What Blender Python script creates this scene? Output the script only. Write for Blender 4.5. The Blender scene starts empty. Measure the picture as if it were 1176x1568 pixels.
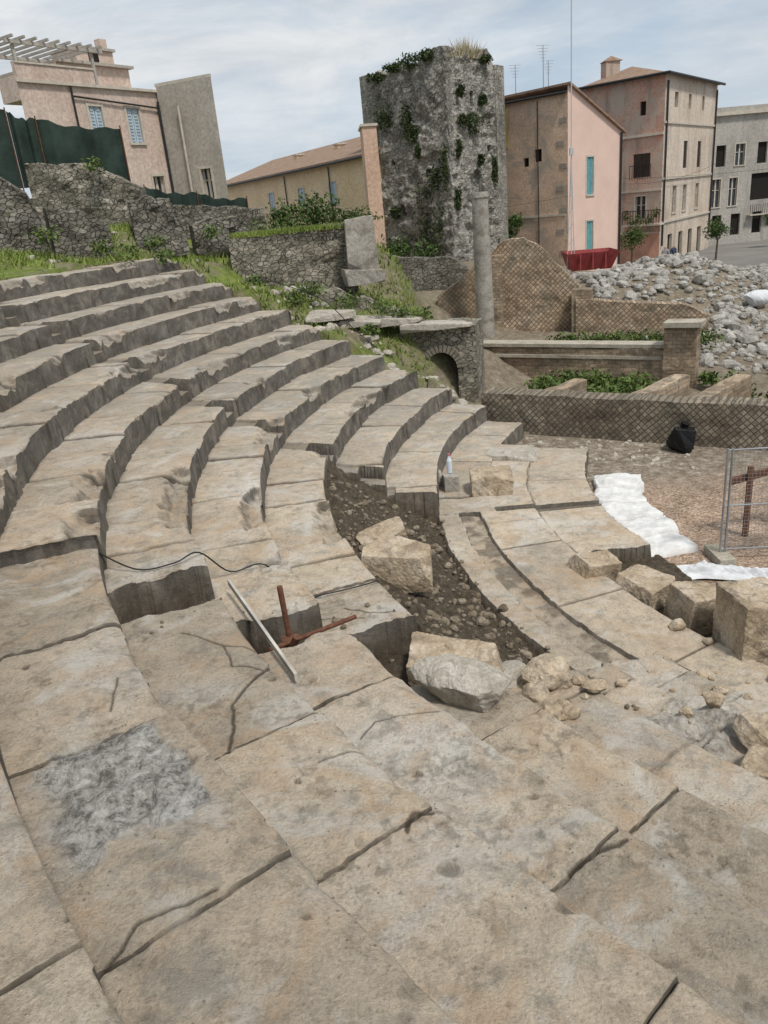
import bpy, math, random, bmesh
import numpy as np
from math import radians, sin, cos, pi
from mathutils import Vector, Matrix
SC=bpy.context.scene; COL=SC.collection
SC.view_settings.view_transform='Standard'; SC.view_settings.look='None'; SC.view_settings.exposure=0
random.seed(4); RG=np.random.default_rng(11)
# ---------------- noise ----------------
def hsh(ix,iy,s=0):
    ix=np.asarray(ix).astype(np.int64); iy=np.asarray(iy).astype(np.int64)
    n=(ix*374761393+iy*668265263+s*982451653)&0xffffffff
    n=((n^(n>>13))*1274126177)&0xffffffff
    return ((n^(n>>16))&0xffff)/65535.0
def vn(x,y,s=0):
    ix=np.floor(x);iy=np.floor(y);fx=x-ix;fy=y-iy
    fx=fx*fx*(3-2*fx);fy=fy*fy*(3-2*fy)
    a=hsh(ix,iy,s);b=hsh(ix+1,iy,s);c=hsh(ix,iy+1,s);d=hsh(ix+1,iy+1,s)
    return (a*(1-fx)+b*fx)*(1-fy)+(c*(1-fx)+d*fx)*fy
def fbm(x,y,o=4,s=0):
    x=np.asarray(x,float);y=np.asarray(y,float);r=0;a=.5;t=0
    for i in range(o):
        r=r+a*vn(x,y,s+i*7);t+=a;a*=.5;x=x*2.03+17.1;y=y*2.03+5.7
    return r/t
def sst(a,b,x):
    t=np.clip((x-a)/(b-a),0,1);return t*t*(3-2*t)
# ---------------- materials ----------------
def newmat(name):
    m=bpy.data.materials.new(name);m.use_nodes=True;nt=m.node_tree
    b=nt.nodes['Principled BSDF'];b.inputs['Roughness'].default_value=.9
    b.inputs['Specular IOR Level'].default_value=.2
    return m,nt,b
def nd(nt,t,ins=None,**kw):
    n=nt.nodes.new(t)
    for k,v in kw.items(): setattr(n,k,v)
    if ins:
        for k,v in ins.items():
            if isinstance(v,bpy.types.NodeSocket): nt.links.new(v,n.inputs[k])
            else: n.inputs[k].default_value=v
    return n
def mth(nt,op,a,b=0.0,c=0.0):
    n=nd(nt,'ShaderNodeMath',{0:a,1:b,2:c},operation=op);return n.outputs[0]
def mix(nt,f,a,b,bt='MIX'):
    n=nd(nt,'ShaderNodeMix',data_type='RGBA',blend_type=bt)
    for k,v in ((0,f),(6,a),(7,b)):
        if isinstance(v,bpy.types.NodeSocket): nt.links.new(v,n.inputs[k])
        else: n.inputs[k].default_value=v if k==0 else ((*v,1) if len(v)==3 else v)
    return n.outputs[2]
def ramp(nt,f,stops):
    n=nd(nt,'ShaderNodeValToRGB',{0:f});e=n.color_ramp.elements
    e[0].position=stops[0][0];e[0].color=(*stops[0][1],1);e[1].position=stops[-1][0];e[1].color=(*stops[-1][1],1)
    for p,c in stops[1:-1]:
        x=e.new(p);x.color=(*c,1)
    return n.outputs[0]
def mr(nt,v,a,b,c=0.0,d=1.0): return nd(nt,'ShaderNodeMapRange',{0:v,1:a,2:b,3:c,4:d}).outputs[0]
def g3(v): return (v,v,v)
def noise(nt,co,sc,det=5,rough=.6,dist=0):
    return nd(nt,'ShaderNodeTexNoise',{'Vector':co,'Scale':sc,'Detail':det,'Roughness':rough,'Distortion':dist}).outputs[0]
def stone(name,cols,scale=1.5,fine=25,bump=.5,dist=.02,vor=None,ret=None,brick=None,stain=None,stainz=None,cellv=(.65,1.4)):
    m,nt,b=newmat(name)
    co=nd(nt,'ShaderNodeTexCoord').outputs['Object']
    n1=noise(nt,co,scale,6,.65,.4)
    k=len(cols);c=ramp(nt,n1,[(.3+.4*i/(k-1),cols[i]) for i in range(k)])
    n2=noise(nt,co,fine,4,.7)
    c=mix(nt,.8,c,ramp(nt,n2,[(.25,g3(.55)),(.75,g3(1.35))]),'MULTIPLY')
    h=n2
    if vor:
        nc=nd(nt,'ShaderNodeTexNoise',{'Vector':co,'Scale':5.0,'Detail':2.0}).outputs[1]
        sc_=nd(nt,'ShaderNodeVectorMath',{0:nc,1:(.12,.12,.12)},operation='MULTIPLY').outputs[0]
        v=nd(nt,'ShaderNodeVectorMath',{0:co,1:sc_},operation='ADD').outputs[0]
        v=nd(nt,'ShaderNodeMapping',{'Vector':v,'Scale':(1,1,1.6)}).outputs[0]
        a=nd(nt,'ShaderNodeTexVoronoi',{'Vector':v,'Scale':vor[0]})
        e=nd(nt,'ShaderNodeTexVoronoi',{'Vector':v,'Scale':vor[0]},feature='DISTANCE_TO_EDGE')
        sep=nd(nt,'ShaderNodeSeparateColor',{0:a.outputs['Color']})
        c=mix(nt,.9,c,ramp(nt,sep.outputs[0],[(0,g3(cellv[0])),(.5,g3(1.)),(1,g3(cellv[1]))]),'MULTIPLY')
        mk=mr(nt,e.outputs['Distance'],.01,vor[2])
        c=mix(nt,mk,vor[1],c)
        h=mth(nt,'ADD',mth(nt,'MULTIPLY',n2,.4),mk)
    if ret or brick:
        dx,dy=(ret or brick)[0];s=(ret or brick)[1]
        sp=nd(nt,'ShaderNodeSeparateXYZ',{0:co})
        u=mth(nt,'ADD',mth(nt,'MULTIPLY',sp.outputs[0],dx),mth(nt,'MULTIPLY',sp.outputs[1],dy))
        u=mth(nt,'ADD',u,mth(nt,'MULTIPLY',noise(nt,co,3,2),.08))
        zz=mth(nt,'ADD',sp.outputs[2],mth(nt,'MULTIPLY',noise(nt,co,2.3,2),.07))
        if ret:
            A=mth(nt,'DIVIDE',mth(nt,'ADD',u,zz),s);B=mth(nt,'DIVIDE',mth(nt,'SUBTRACT',u,zz),s)
            fa=mth(nt,'PINGPONG',A,.5);fb=mth(nt,'PINGPONG',B,.5)
            ed=mth(nt,'MINIMUM',fa,fb)
            mk=mr(nt,ed,.04,.12)
            cell=nd(nt,'ShaderNodeTexWhiteNoise',{'Vector':nd(nt,'ShaderNodeCombineXYZ',{0:mth(nt,'FLOOR',A),1:mth(nt,'FLOOR',B)}).outputs[0]}).outputs[0]
            c=mix(nt,.8,c,ramp(nt,cell,[(0,g3(.65)),(1,g3(1.35))]),'MULTIPLY')
            c=mix(nt,mk,(ret)[2],c)
        else:
            bt=nd(nt,'ShaderNodeTexBrick',{'Vector':nd(nt,'ShaderNodeCombineXYZ',{0:u,1:zz}).outputs[0],'Scale':1.0,'Color1':(.7,.7,.7,1),'Color2':(1.3,1.3,1.3,1),'Mortar':(.6,.6,.6,1),'Mortar Size':s*.06,'Brick Width':s*2.2,'Row Height':s})
            c=mix(nt,.85,c,bt.outputs[0],'MULTIPLY')
            mk=mth(nt,'SUBTRACT',1.0,bt.outputs[1])
        h=mth(nt,'ADD',mth(nt,'MULTIPLY',n2,.5),mk)
    if stain:
        n3=noise(nt,co,stain[0],5,.7,1.)
        c=mix(nt,mr(nt,n3,stain[2],stain[3],0,.85),c,stain[1])
    if stainz:
        mp=nd(nt,'ShaderNodeMapping',{'Vector':co,'Scale':(1.6,1.6,.25)}).outputs[0]
        n3=noise(nt,mp,1.,5,.7)
        c=mix(nt,mr(nt,n3,stainz[1],stainz[2],0,.8),c,stainz[0])
    nt.links.new(c,b.inputs['Base Color'])
    bm=nd(nt,'ShaderNodeBump',{'Height':h,'Strength':bump,'Distance':dist})
    nt.links.new(bm.outputs[0],b.inputs['Normal'])
    return m
def plain(name,col,rough=.6,var=.25,sc=4,metal=0,bump=.1):
    m,nt,b=newmat(name);co=nd(nt,'ShaderNodeTexCoord').outputs['Object']
    n=noise(nt,co,sc,4,.6)
    c=mix(nt,1.,col,ramp(nt,n,[(.3,g3(1-var)),(.7,g3(1+var))]),'MULTIPLY')
    nt.links.new(c,b.inputs['Base Color']);b.inputs['Roughness'].default_value=rough;b.inputs['Metallic'].default_value=metal
    bm=nd(nt,'ShaderNodeBump',{'Height':noise(nt,co,sc*8,3),'Strength':bump,'Distance':.01});nt.links.new(bm.outputs[0],b.inputs['Normal'])
    return m
def leafmat(name,a,bc,sc=3):
    m,nt,b=newmat(name);co=nd(nt,'ShaderNodeTexCoord').outputs['Object']
    c=ramp(nt,noise(nt,co,sc,5,.8),[(.3,a),(.7,bc)])
    c=mix(nt,.7,c,ramp(nt,noise(nt,co,30,2),[(.3,g3(.6)),(.7,g3(1.4))]),'MULTIPLY')
    nt.links.new(c,b.inputs['Base Color']);b.inputs['Roughness'].default_value=.7
    return m
# ---------------- mesh helpers ----------------
class MB:
    def __init__(s): s.v=[];s.f=[];s.m=[]
    def add(s,vs,fs,mi=0):
        o=len(s.v);s.v+= [tuple(v) for v in vs];s.f+=[tuple(i+o for i in f) for f in fs];s.m+=[mi]*len(fs)
    def quad(s,a,b,c,d,mi=0): s.add([a,b,c,d],[(0,1,2,3)],mi)
    def box(s,o,u,n,z,mi=0):
        o=Vector(o);u=Vector(u);n=Vector(n);z=Vector(z)
        P=[o,o+u,o+u+n,o+n,o+z,o+u+z,o+u+n+z,o+n+z]
        s.add(P,[(0,1,2,3),(4,5,6,7),(0,1,5,4),(1,2,6,5),(2,3,7,6),(3,0,4,7)],mi)
    def tube(s,p0,p1,r,mi=0,n=8,r2=None):
        p0=Vector(p0);p1=Vector(p1);d=(p1-p0).normalized();a=d.orthogonal().normalized();b=d.cross(a);r2=r if r2 is None else r2
        vs=[p0+(a*cos(2*pi*i/n)+b*sin(2*pi*i/n))*r for i in range(n)]+[p1+(a*cos(2*pi*i/n)+b*sin(2*pi*i/n))*r2 for i in range(n)]
        s.add(vs,[(i,(i+1)%n,(i+1)%n+n,i+n) for i in range(n)]+[tuple(range(n)),tuple(range(n,2*n))],mi)
    def path(s,pts,r,mi=0,n=6):
        for a,b in zip(pts[:-1],pts[1:]): s.tube(a,b,r,mi,n)
    def obj(s,name,mats,parent=None):
        me=bpy.data.meshes.new(name);me.from_pydata(s.v,[],s.f)
        for m in mats: me.materials.append(m)
        me.polygons.foreach_set('material_index',s.m)
        bm=bmesh.new();bm.from_mesh(me);bmesh.ops.recalc_face_normals(bm,faces=bm.faces);bm.to_mesh(me);bm.free()
        o=bpy.data.objects.new(name,me);COL.objects.link(o)
        if parent:o.parent=parent
        return o
def empty(name):
    o=bpy.data.objects.new(name,None);COL.objects.link(o);return o
def fastmesh(name,V,Fq,mat,parent=None,smooth=False,nper=4,attrs=None):
    V=np.asarray(V,np.float32).reshape(-1,3);Fq=np.asarray(Fq,np.int32).reshape(-1,nper)
    me=bpy.data.meshes.new(name);me.vertices.add(len(V));me.vertices.foreach_set('co',V.ravel())
    me.loops.add(Fq.size);me.loops.foreach_set('vertex_index',Fq.ravel())
    me.polygons.add(len(Fq));me.polygons.foreach_set('loop_start',np.arange(0,Fq.size,nper,dtype=np.int32))
    me.polygons.foreach_set('loop_total',np.full(len(Fq),nper,np.int32))
    if attrs:
        for k,a in attrs.items():
            at=me.attributes.new(k,'FLOAT_COLOR','POINT');at.data.foreach_set('color',np.asarray(a,np.float32).ravel())
    me.update(calc_edges=True);me.validate()
    me.polygons.foreach_set('use_smooth',np.full(len(me.polygons),smooth))
    me.materials.append(mat)
    o=bpy.data.objects.new(name,me);COL.objects.link(o)
    if parent:o.parent=parent
    return o
def gridfaces(a,b):
    i=np.arange(a*b).reshape(a,b)
    return np.stack([i[:-1,:-1],i[1:,:-1],i[1:,1:],i[:-1,1:]],-1).reshape(-1,4)
def ico(n):
    bm=bmesh.new();bmesh.ops.create_icosphere(bm,subdivisions=n,radius=1)
    V=np.array([v.co[:] for v in bm.verts]);F=np.array([[v.index for v in f.verts] for f in bm.faces]);bm.free();return V,F
ICO={n:ico(n) for n in (2,3,6)}
def rockshape(n,dims,seed,chips=6,rough=.04,boxy=True):
    D=ICO[n][0];rg=np.random.default_rng(seed);hd=np.array(dims)/2
    pl=[]
    if boxy:
        for ax in range(3):
            for sg in (1,-1):
                nn=np.zeros(3);nn[ax]=sg;nn=nn+rg.normal(0,.07,3);nn/=np.linalg.norm(nn);pl.append((nn,hd[ax]))
    else:
        chips+=8
    for i in range(chips):
        nn=rg.normal(0,1,3);nn/=np.linalg.norm(nn)
        sup=np.abs(nn*hd).sum() if boxy else np.linalg.norm(nn*hd)
        pl.append((nn,sup*rg.uniform(.68,.95)))
    cap=(1.9 if boxy else 1.12)/np.linalg.norm(D/hd,axis=1)
    r=cap
    for nn,hh in pl:
        dt=D@nn;r=np.minimum(r,np.where(dt>1e-3,hh/np.maximum(dt,1e-3),1e9))
    P=D*r[:,None];sc=max(dims)
    q=P/sc*3+seed
    nz=(fbm(q[:,0]+q[:,2]*.7,q[:,1]-q[:,2]*.6,4,seed%97)-.5)
    nz2=(fbm(q[:,0]*5+q[:,2]*4,q[:,1]*5-q[:,2]*3,3,seed%89)-.5)
    return P*(1+(nz*rough*4+nz2*rough*1.2)[:,None])
def boulder(name,pos,dims,rz,seed,mat,boxy=True,chips=6,rough=.04,tilt=(0,0),parent=None,smooth=False):
    P=rockshape(6,dims,seed,chips,rough,boxy)
    M=np.array((Matrix.Rotation(rz,3,'Z')@Matrix.Rotation(tilt[0],3,'X')@Matrix.Rotation(tilt[1],3,'Y')))
    P=P@M.T+np.array(pos)
    return fastmesh(name,P,ICO[6][1],mat,parent,smooth,3)
def rocks(name,items,mat,parent=None,n=2,boxy=False,rough=.08):
    V=[];F=[];o=0;var=[rockshape(n,(1,RG.uniform(.55,.95),RG.uniform(.4,.8)),i*13+5,3,rough,boxy) for i in range(14)]
    for (x,y,z,s) in items:
        P=var[RG.integers(14)]*s
        M=np.array(Matrix.Rotation(RG.uniform(0,6.28),3,'Z')@Matrix.Rotation(RG.uniform(-.8,.8),3,'X'))
        V.append(P@M.T+np.array((x,y,z)));F.append(ICO[n][1]+o);o+=len(P)
    return fastmesh(name,np.concatenate(V),np.concatenate(F),mat,parent,False,3)
def leaves(name,clumps,mat,parent=None):
    V=[]
    for (x,y,z,rx,ry,rz,n,s) in clumps:
        d=RG.normal(0,1,(n,3));d/=np.linalg.norm(d,axis=1)[:,None];rr=RG.uniform(.1,1.25,n)**.6
        ang=np.arctan2(d[:,1],d[:,0]);rr*=.6+.7*vn(ang*2.5+x*7,d[:,2]*4+y,3)
        c=d*rr[:,None]*np.array((rx,ry,rz))+np.array((x,y,z))
        a=RG.normal(0,1,(n,3));a/=np.linalg.norm(a,axis=1)[:,None]
        b=np.cross(a,RG.normal(0,1,(n,3)));b/=np.linalg.norm(b,axis=1)[:,None]
        ss=s*RG.uniform(.6,1.4,n)[:,None]
        V.append(np.stack([c-a*ss,c+b*ss*.5,c+a*ss,c-b*ss*.5],1))
    V=np.concatenate(V).reshape(-1,3)
    return fastmesh(name,V,np.arange(len(V)).reshape(-1,4),mat,parent)
def blades(name,pts,hs,mat,parent=None,lean=.5,wd=.012):
    pts=np.asarray(pts);n=len(pts);a=RG.uniform(0,6.28,n);w=wd*RG.uniform(.6,1.6,n)
    dx=np.cos(a)*w;dy=np.sin(a)*w;l=RG.normal(0,lean,(n,2))*np.asarray(hs)[:,None]
    p0=pts+np.stack([dx,dy,0*dx],1);p1=pts-np.stack([dx,dy,0*dx],1)
    p2=pts+np.stack([l[:,0],l[:,1],np.asarray(hs)],1)
    V=np.stack([p0,p1,p2],1).reshape(-1,3)
    return fastmesh(name,V,np.arange(len(V)).reshape(-1,3),mat,parent,False,3)
def wall(name,p0,p1,z0,top,th,mat,res=.12,rough=.05,jag=.12,recess=None,parent=None,seed=0,step=None):
    p0=np.array(p0,float);p1=np.array(p1,float);L=np.linalg.norm(p1-p0);u=(p1-p0)/L;n=np.array((u[1],-u[0]))
    if n@(-(p0+p1)/2)<0:n=-n
    nu=max(3,int(L/res)+1);U=np.linspace(0,L,nu)
    if isinstance(top,(int,float)): top=[(0,top),(1,top)]
    T=np.interp(U/L,[t[0] for t in top],[t[1] for t in top])+jag*(fbm(U*2.2+seed*3,U*0+seed,4)-.5)*2
    nv=max(3,int((max(t[1] for t in top)-z0)/res)+1);v=np.linspace(0,1,nv)
    def pt(uu,off,z,o):
        return np.stack([p0[0]+u[0]*uu+n[0]*off,p0[1]+u[1]*uu+n[1]*off,z],-1)
    cols=[]
    for vv in v:
        z=z0+(T-z0)*vv;off=rough*(fbm(U*3+seed,z*3,4,seed)-.5)*2
        if recess is not None: off=off-recess(U,z)
        cols.append(pt(U,off,z,0))
    for t in (.3,.7):
        cols.append(pt(U,-th*t+0*U,T+rough*(fbm(U*5,U*0+t*9,3,seed)-.3),0))
    for vv in (1,.5,0):
        z=z0+(T-z0)*vv;cols.append(pt(U,-th+rough*(fbm(U*3+9,z*3,3,seed)-.5),z,0))
    G=np.stack(cols,1);a,b=G.shape[:2]
    F=gridfaces(a,b);o=fastmesh(name,G.reshape(-1,3),F,mat,parent)
    bm=bmesh.new();bm.from_mesh(o.data);bm.verts.ensure_lookup_table()
    for r in (0,a-1):
        try: bm.faces.new([bm.verts[r*b+j] for j in range(b)])
        except Exception: pass
    bmesh.ops.recalc_face_normals(bm,faces=bm.faces);bm.to_mesh(o.data);bm.free()
    return o
# ---------------- camera / light / world ----------------
CAMZ=4.605;th=radians(21.58);rr=radians(5.51)
Fw=Vector((0,cos(th),-sin(th)));U0=Vector((0,sin(th),cos(th)));X0=Vector((1,0,0))
Rt=X0*cos(rr)-U0*sin(rr);Up=U0*cos(rr)+X0*sin(rr)
cd=bpy.data.cameras.new('camera');cam=bpy.data.objects.new('camera',cd);COL.objects.link(cam);SC.camera=cam
M=Matrix((Rt,Up,-Fw)).transposed().to_4x4();M.translation=Vector((0,0,CAMZ));cam.matrix_world=M
cd.sensor_fit='VERTICAL';cd.sensor_height=24;cd.lens=24*1177/1568;cd.clip_end=1500;cd.clip_start=.05
sd=Vector((.27,-.42,.86)).normalized()
sl=bpy.data.lights.new('sun','SUN');sl.energy=3.0;sl.angle=radians(8);sl.color=(1,.955,.89)
so=bpy.data.objects.new('sun',sl);COL.objects.link(so);so.rotation_euler=sd.to_track_quat('Z','Y').to_euler()
W=bpy.data.worlds.new('World');SC.world=W;W.use_nodes=True;nt=W.node_tree;bg=nt.nodes['Background']
sk=nd(nt,'ShaderNodeTexSky',sky_type='NISHITA');sk.sun_disc=False
sk.sun_elevation=math.asin(sd.z);sk.sun_rotation=math.atan2(sd.x,sd.y);sk.air_density=1;sk.dust_density=1.5
tc=nd(nt,'ShaderNodeTexCoord').outputs['Generated']
mp=nd(nt,'ShaderNodeMapping',{'Vector':tc,'Scale':(1.3,1.3,5.0),'Location':(.3,.1,.2)}).outputs[0]
nn=noise(nt,mp,1.7,8,.58,.7)
cf=mr(nt,nn,.36,.58,.35,.97)
n2=noise(nt,mp,3.2,7,.62,.4)
cc=ramp(nt,n2,[(.32,(5.0,5.4,5.9)),(.5,(6.3,6.6,6.9)),(.68,(7.6,7.8,7.9))])
sky=mix(nt,.8,sk.outputs[0],(3.4,4.7,6.1))
nt.links.new(mix(nt,cf,sky,cc),bg.inputs[0]);bg.inputs[1].default_value=.11
# ---------------- cavea ----------------
C=(10.25,10.32);R1=8.63;h=.328;w=.792
def pol(k,az,z=None):
    R=R1+(k-1)*w;return (C[0]+R*cos(radians(az)),C[1]+R*sin(radians(az)),(math.floor(k)*h if z is None else z))
def azc(k): return np.interp(k,[1,3,4,5,6,7,8,10,13],[178.5,177.3,175.4,173.8,172.8,171.5,169.7,168.8,168.])
J3={8:[209,217.3,223,229],7:[206.2,211.3,216.6,222.5,229],6:[211.7,216.3,221.9,228],5:[209.5,218.6,224,230],4:[212.5,218,226],3:[211,216,222],2:[210,215.5,221],1:[209.5,213,217.5,223]}
E2={7:199.0,6:200.8,5:203.3,4:203.7}
S3={7:199.0,6:203.6,5:205.6,4:208.6,3:208.3,2:207.6,1:206.5}
def pl(pts): return np.array([pol(k,a)[:2] for k,a in pts])
CR=[(pl([(6.5,205.2),(6.25,206.8),(5.95,208.2)]),.003),(pl([(6.25,206.8),(6.3,208.2),(6.05,209)]),.002),
    (pl([(6.05,208.6),(6.5,210.0),(6.62,211.0),(6.75,211.7)]),.008),(pl([(7.4,216.5),(7.75,216.2),(8.02,216.9)]),.005),
    (pl([(5.1,219.0),(5.3,218.7),(5.5,218.6)]),.008),(pl([(5.8,214.4),(6.1,213.6),(6.3,213.4)]),.001),
    (pl([(6.05,216.4),(6.15,216.2),(6.25,216.4)]),.012),(pl([(4.6,201.5),(4.4,202.6),(4.15,203.2)]),.006),(pl([(4.95,201.8),(4.5,202.8)]),.004),
    (pl([(6.6,221.9),(6.9,220.8)]),.001),(pl([(8.1,214.),(8.5,215.5),(8.9,215.)]),.005),(pl([(7.2,209.2),(7.35,210.4)]),.001),(pl([(5.05,212.2),(5.5,211.2),(5.7,211.6)]),.001)]
PT=[(6.0,219.8,.055,.05),(5.93,220.7,.035,.05),(6.28,217.7,.045,.03),(5.6,213.8,.025,.03),(7.75,207.2,.025,.03),(6.1,209.4,.03,.02),(7.15,217.9,.018,.02),(6.5,213.7,.018,.03),(5.2,216.5,.03,.02)]
rg=np.random.default_rng(5)
for i in range(90): PT.append((rg.uniform(4.2,9),rg.uniform(205,226),rg.uniform(.006,.012),.008))
def blocks(row,A,X,Y):
    Rm=R1+(row-1)*w+.4;sr=Rm*np.radians(A)+.03*(fbm(X*5,Y*5,3,8)-.5)
    L=1.1+.6*hsh(row,row*0+3)
    ps=(sr+hsh(row,row*0)*3)/L;i=np.floor(ps)
    b0=i+(hsh(i,row,5)-.5)*.6;b1=i+1+(hsh(i+1,row,5)-.5)*.6
    return np.minimum(np.abs(ps-b0),np.abs(ps-b1))*L,i+(ps>=b1)-(ps<b0)
def cavea(R,A):
    k=(R-R1)/w+1;s=R*np.radians(A);ar=np.radians(A)
    X=C[0]+R*np.cos(ar);Y=C[1]+R*np.sin(ar)
    kr=np.round(k)
    Aw=A+np.degrees(.06*(fbm(X*1.8,Y*1.8,3,21)-.5)/R)
    def info(row):
        jd,bid=blocks(row,A,X,Y)
        for rw,js in J3.items():
            mk=(row==rw)&(A>E2.get(rw,203))
            if not mk.any(): continue
            d=np.full(R.shape,9.);b=np.zeros(R.shape)
            for j in js:
                d=np.minimum(d,np.abs(np.radians(Aw-j))*R);b+=Aw>j
            jd=np.where(mk,d,jd);bid=np.where(mk,b+500,bid)
        return jd,bid
    _,bk=info(kr)
    ke=k+(fbm(s*1.1+kr*17.3,kr*3.1,3,1)-.5)*.04+(hsh(bk,kr,50)-.5)*np.where(A<200,.08,.05)+.010*(fbm(X*11,Y*11,2,51)-.5)
    row=np.floor(ke);jd,bid=info(row)
    fr=(ke-row)*w
    tint=hsh(bid,row,9)
    z=row*h+(hsh(bid,row,11)-.5)*np.where(A<200,.036,.02)+(hsh(bid,row,12)-.5)*.035*(fr/w-.5)
    gw=.0+.005*fbm(X*1.5,Y*1.5,3,2)+np.where(A<202,.008,0)
    g=1-sst(gw,gw+np.where(A<199,.024,.010),jd)
    dirt=np.where(A<202,.95,.75)*g;z=z-.025*g
    chip=np.exp(-jd/.05)*sst(.5,.75,fbm(X*6,Y*6,3,31));z-=.018*chip
    ec=sst(.45,.8,fbm(X*2.5,Y*2.5,4,14));z-=(.008+.06*ec)*np.exp(-fr/.03)
    dirt=np.maximum(dirt,.4*sst(w-.05,w-.01,fr)*sst(.35,.75,fbm(s*2,row*3,3,4)+.05))
    z+=.020*(fbm(X*2.3,Y*2.3,4,40)-.5)+.007*(fbm(X*14,Y*14,4,41)-.5)
    br=sst(.58,.64,fbm(X*1.1,Y*1.1,4,58))*(A<199)*(k>4)*(1-sst(.12,.30,fr+.2*(fbm(X*5,Y*5,3,57)-.5)));z-=.14*br*(.4+fbm(X*8,Y*8,3,59));dirt=np.maximum(dirt,.25*br)
    patch=np.zeros(R.shape);soil=np.zeros(R.shape)
    hw=.19+.07*(fbm(k*3,k*0,3,3)-.5)
    ds=np.abs((A-azc(k))*np.pi/180*R)
    sl_=(ds<hw)&(k>2.8);z=np.where(sl_,np.floor(ke*2)/2*h-.2+.02*fbm(X*6,Y*6,3,4),z);dirt=np.where(sl_,.55,dirt)
    for rw,a0 in E2.items():
        a1=S3[rw];aj=A+1.0*(fbm(X*4,Y*4,3,55)-.5)
        gap=(row==rw)&(aj>a0)&(aj<a1);z=np.where(gap,rw*h-(.46 if rw==6 else .38)+.1*fbm(X*6,Y*6,4,5),z);soil=np.where(gap,1,soil);dirt=np.where(gap,.2,dirt)
    z=np.where((row==7)&(A>E2[7]),z-.12*(1-sst(199,208,A)),z)
    aj=A+2.5*(fbm(X*3,Y*3,4,77)-.5)
    lowlim=np.select([row==3,row==2,row<=1],[S3[3],S3[2],S3[1]],0)
    lz=(k<4.0+.12*(fbm(X*4,Y*4,3,6)-.5))&(A>azc(np.maximum(k,1))+.6)&(aj<lowlim)
    nz=fbm(X*5,Y*5,5,61)
    sl2=.2+(.95)*np.clip((R-9.5)/1.5,0,1)**1.2+.28*(nz-.5)
    Rw=R+.10*(fbm(X*1.5,Y*1.5,4,70)-.5)
    LZ=np.where(Rw<8.0,.27,np.where(Rw<8.85,.30,np.where(Rw<9.15,.22+.06*nz,np.where(Rw<9.46,.27+.03*nz,sl2))))
    LZ=np.where((Rw<7.05),-.1,LZ)
    LZ=np.where((Rw<8.0)&((aj>191)),.02+.12*nz,LZ)
    ls=np.where(Rw<8.85,0.,np.where(Rw<9.15,.15+.5*sst(.4,.6,nz),np.where(Rw<9.46,.1,1.)))
    ls=np.where((Rw<8.0)&(aj>191),1.,ls)
    band=np.where(Rw<8.0,1,2);pj=(np.where(Rw<8,7.5,8.4)*ar/1.25+band*.37);ij=np.floor(pj)
    bb0=ij+(hsh(ij,band,65)-.5)*.5;bb1=ij+1+(hsh(ij+1,band,65)-.5)*.5
    jl=np.minimum(np.minimum(np.abs(pj-bb0),np.abs(pj-bb1))*1.25,np.abs(Rw-8.0));gl=(1-sst(.004,.018,jl))*(Rw<8.85)
    ij=ij+(pj>=bb1)-(pj<bb0)
    front=(k<1.0)&(A<azc(np.ones_like(k)*3)+.6)
    reg=lz|front|((k<1)&(A>205))
    z=np.where(reg,LZ-.03*gl+.014*(fbm(X*9,Y*9,4,12)-.5)+(hsh(ij,band,6)-.5)*.03*(Rw<8.85),z)
    soil=np.where(reg,ls,soil);dirt=np.where(reg,.7*gl*(1-ls),dirt);tint=np.where(reg,hsh(ij,band,4)*.5+.5,tint)
    z=np.where(front&(A<157)&(R<8.63),-.1,z)
    ap=A+1.3*(fbm(X*5,Y*5,4,90)-.5);kp=k+.35*(fbm(X*4,Y*4,4,91)-.5)
    pm=sst(211.2,211.5,ap)*(1-sst(214.4,214.8,ap))*sst(7.08,7.16,kp)*(1-sst(7.75,7.95,kp))
    z+=pm*(.10*(fbm(X*9,Y*9,4,92)-.42)-.01);patch=np.maximum(patch,pm)
    pm2=sst(212,213,ap)*(1-sst(216,217,ap))*sst(1.2,1.5,kp)*(1-sst(2.7,2.9,kp))*(A>205)
    z+=pm2*.2*(fbm(X*6,Y*6,4,93)-.35);patch=np.maximum(patch,pm2*.7)
    near=(A>198)&(k>3.5)
    if near.any():
        xn=X[near];yn=Y[near];xw=xn+.07*(fbm(xn*5,yn*5,3,33)-.5);yw=yn+.07*(fbm(xn*5,yn*5,3,34)-.5)
        dz=np.zeros(xn.shape);dd=np.zeros(xn.shape);wn=fbm(xn*4,yn*4,2,35)
        for P,wd in CR:
            d=np.full(xn.shape,9.)
            for a,b in zip(P[:-1],P[1:]):
                ab=b-a;t=np.clip(((xw-a[0])*ab[0]+(yw-a[1])*ab[1])/(ab@ab),0,1)
                d=np.minimum(d,np.hypot(xw-a[0]-t*ab[0],yw-a[1]-t*ab[1]))
            g=1-sst(wd*(.3+wn),wd*(.3+wn)+.010,d);dz=np.maximum(dz,g*.008);dd=np.maximum(dd,g)
        for (pk,pa,pr,pd) in PT:
            c=pol(pk,pa);d=np.hypot(xw-c[0],(yw-c[1])*1.15)
            g=1-sst(pr*.5,pr*1.3,d);dz=np.maximum(dz,g*pd*.7);dd=np.maximum(dd,g*.7)
        z[near]-=dz;dirt[near]=np.maximum(dirt[near],dd)
        er=sst(.50,.70,fbm(xn*4,yn*4,5,45))
        z[near]+=.006*(fbm(xn*28,yn*28,4,44)-.5)+.020*er*(fbm(xn*20,yn*20,4,46)-.75)
        dirt[near]=np.maximum(dirt[near],.45*er*sst(.5,.65,fbm(xn*24,yn*24,3,47)))
    return X,Y,z,np.stack([tint,dirt,patch,soil],-1)
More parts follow.
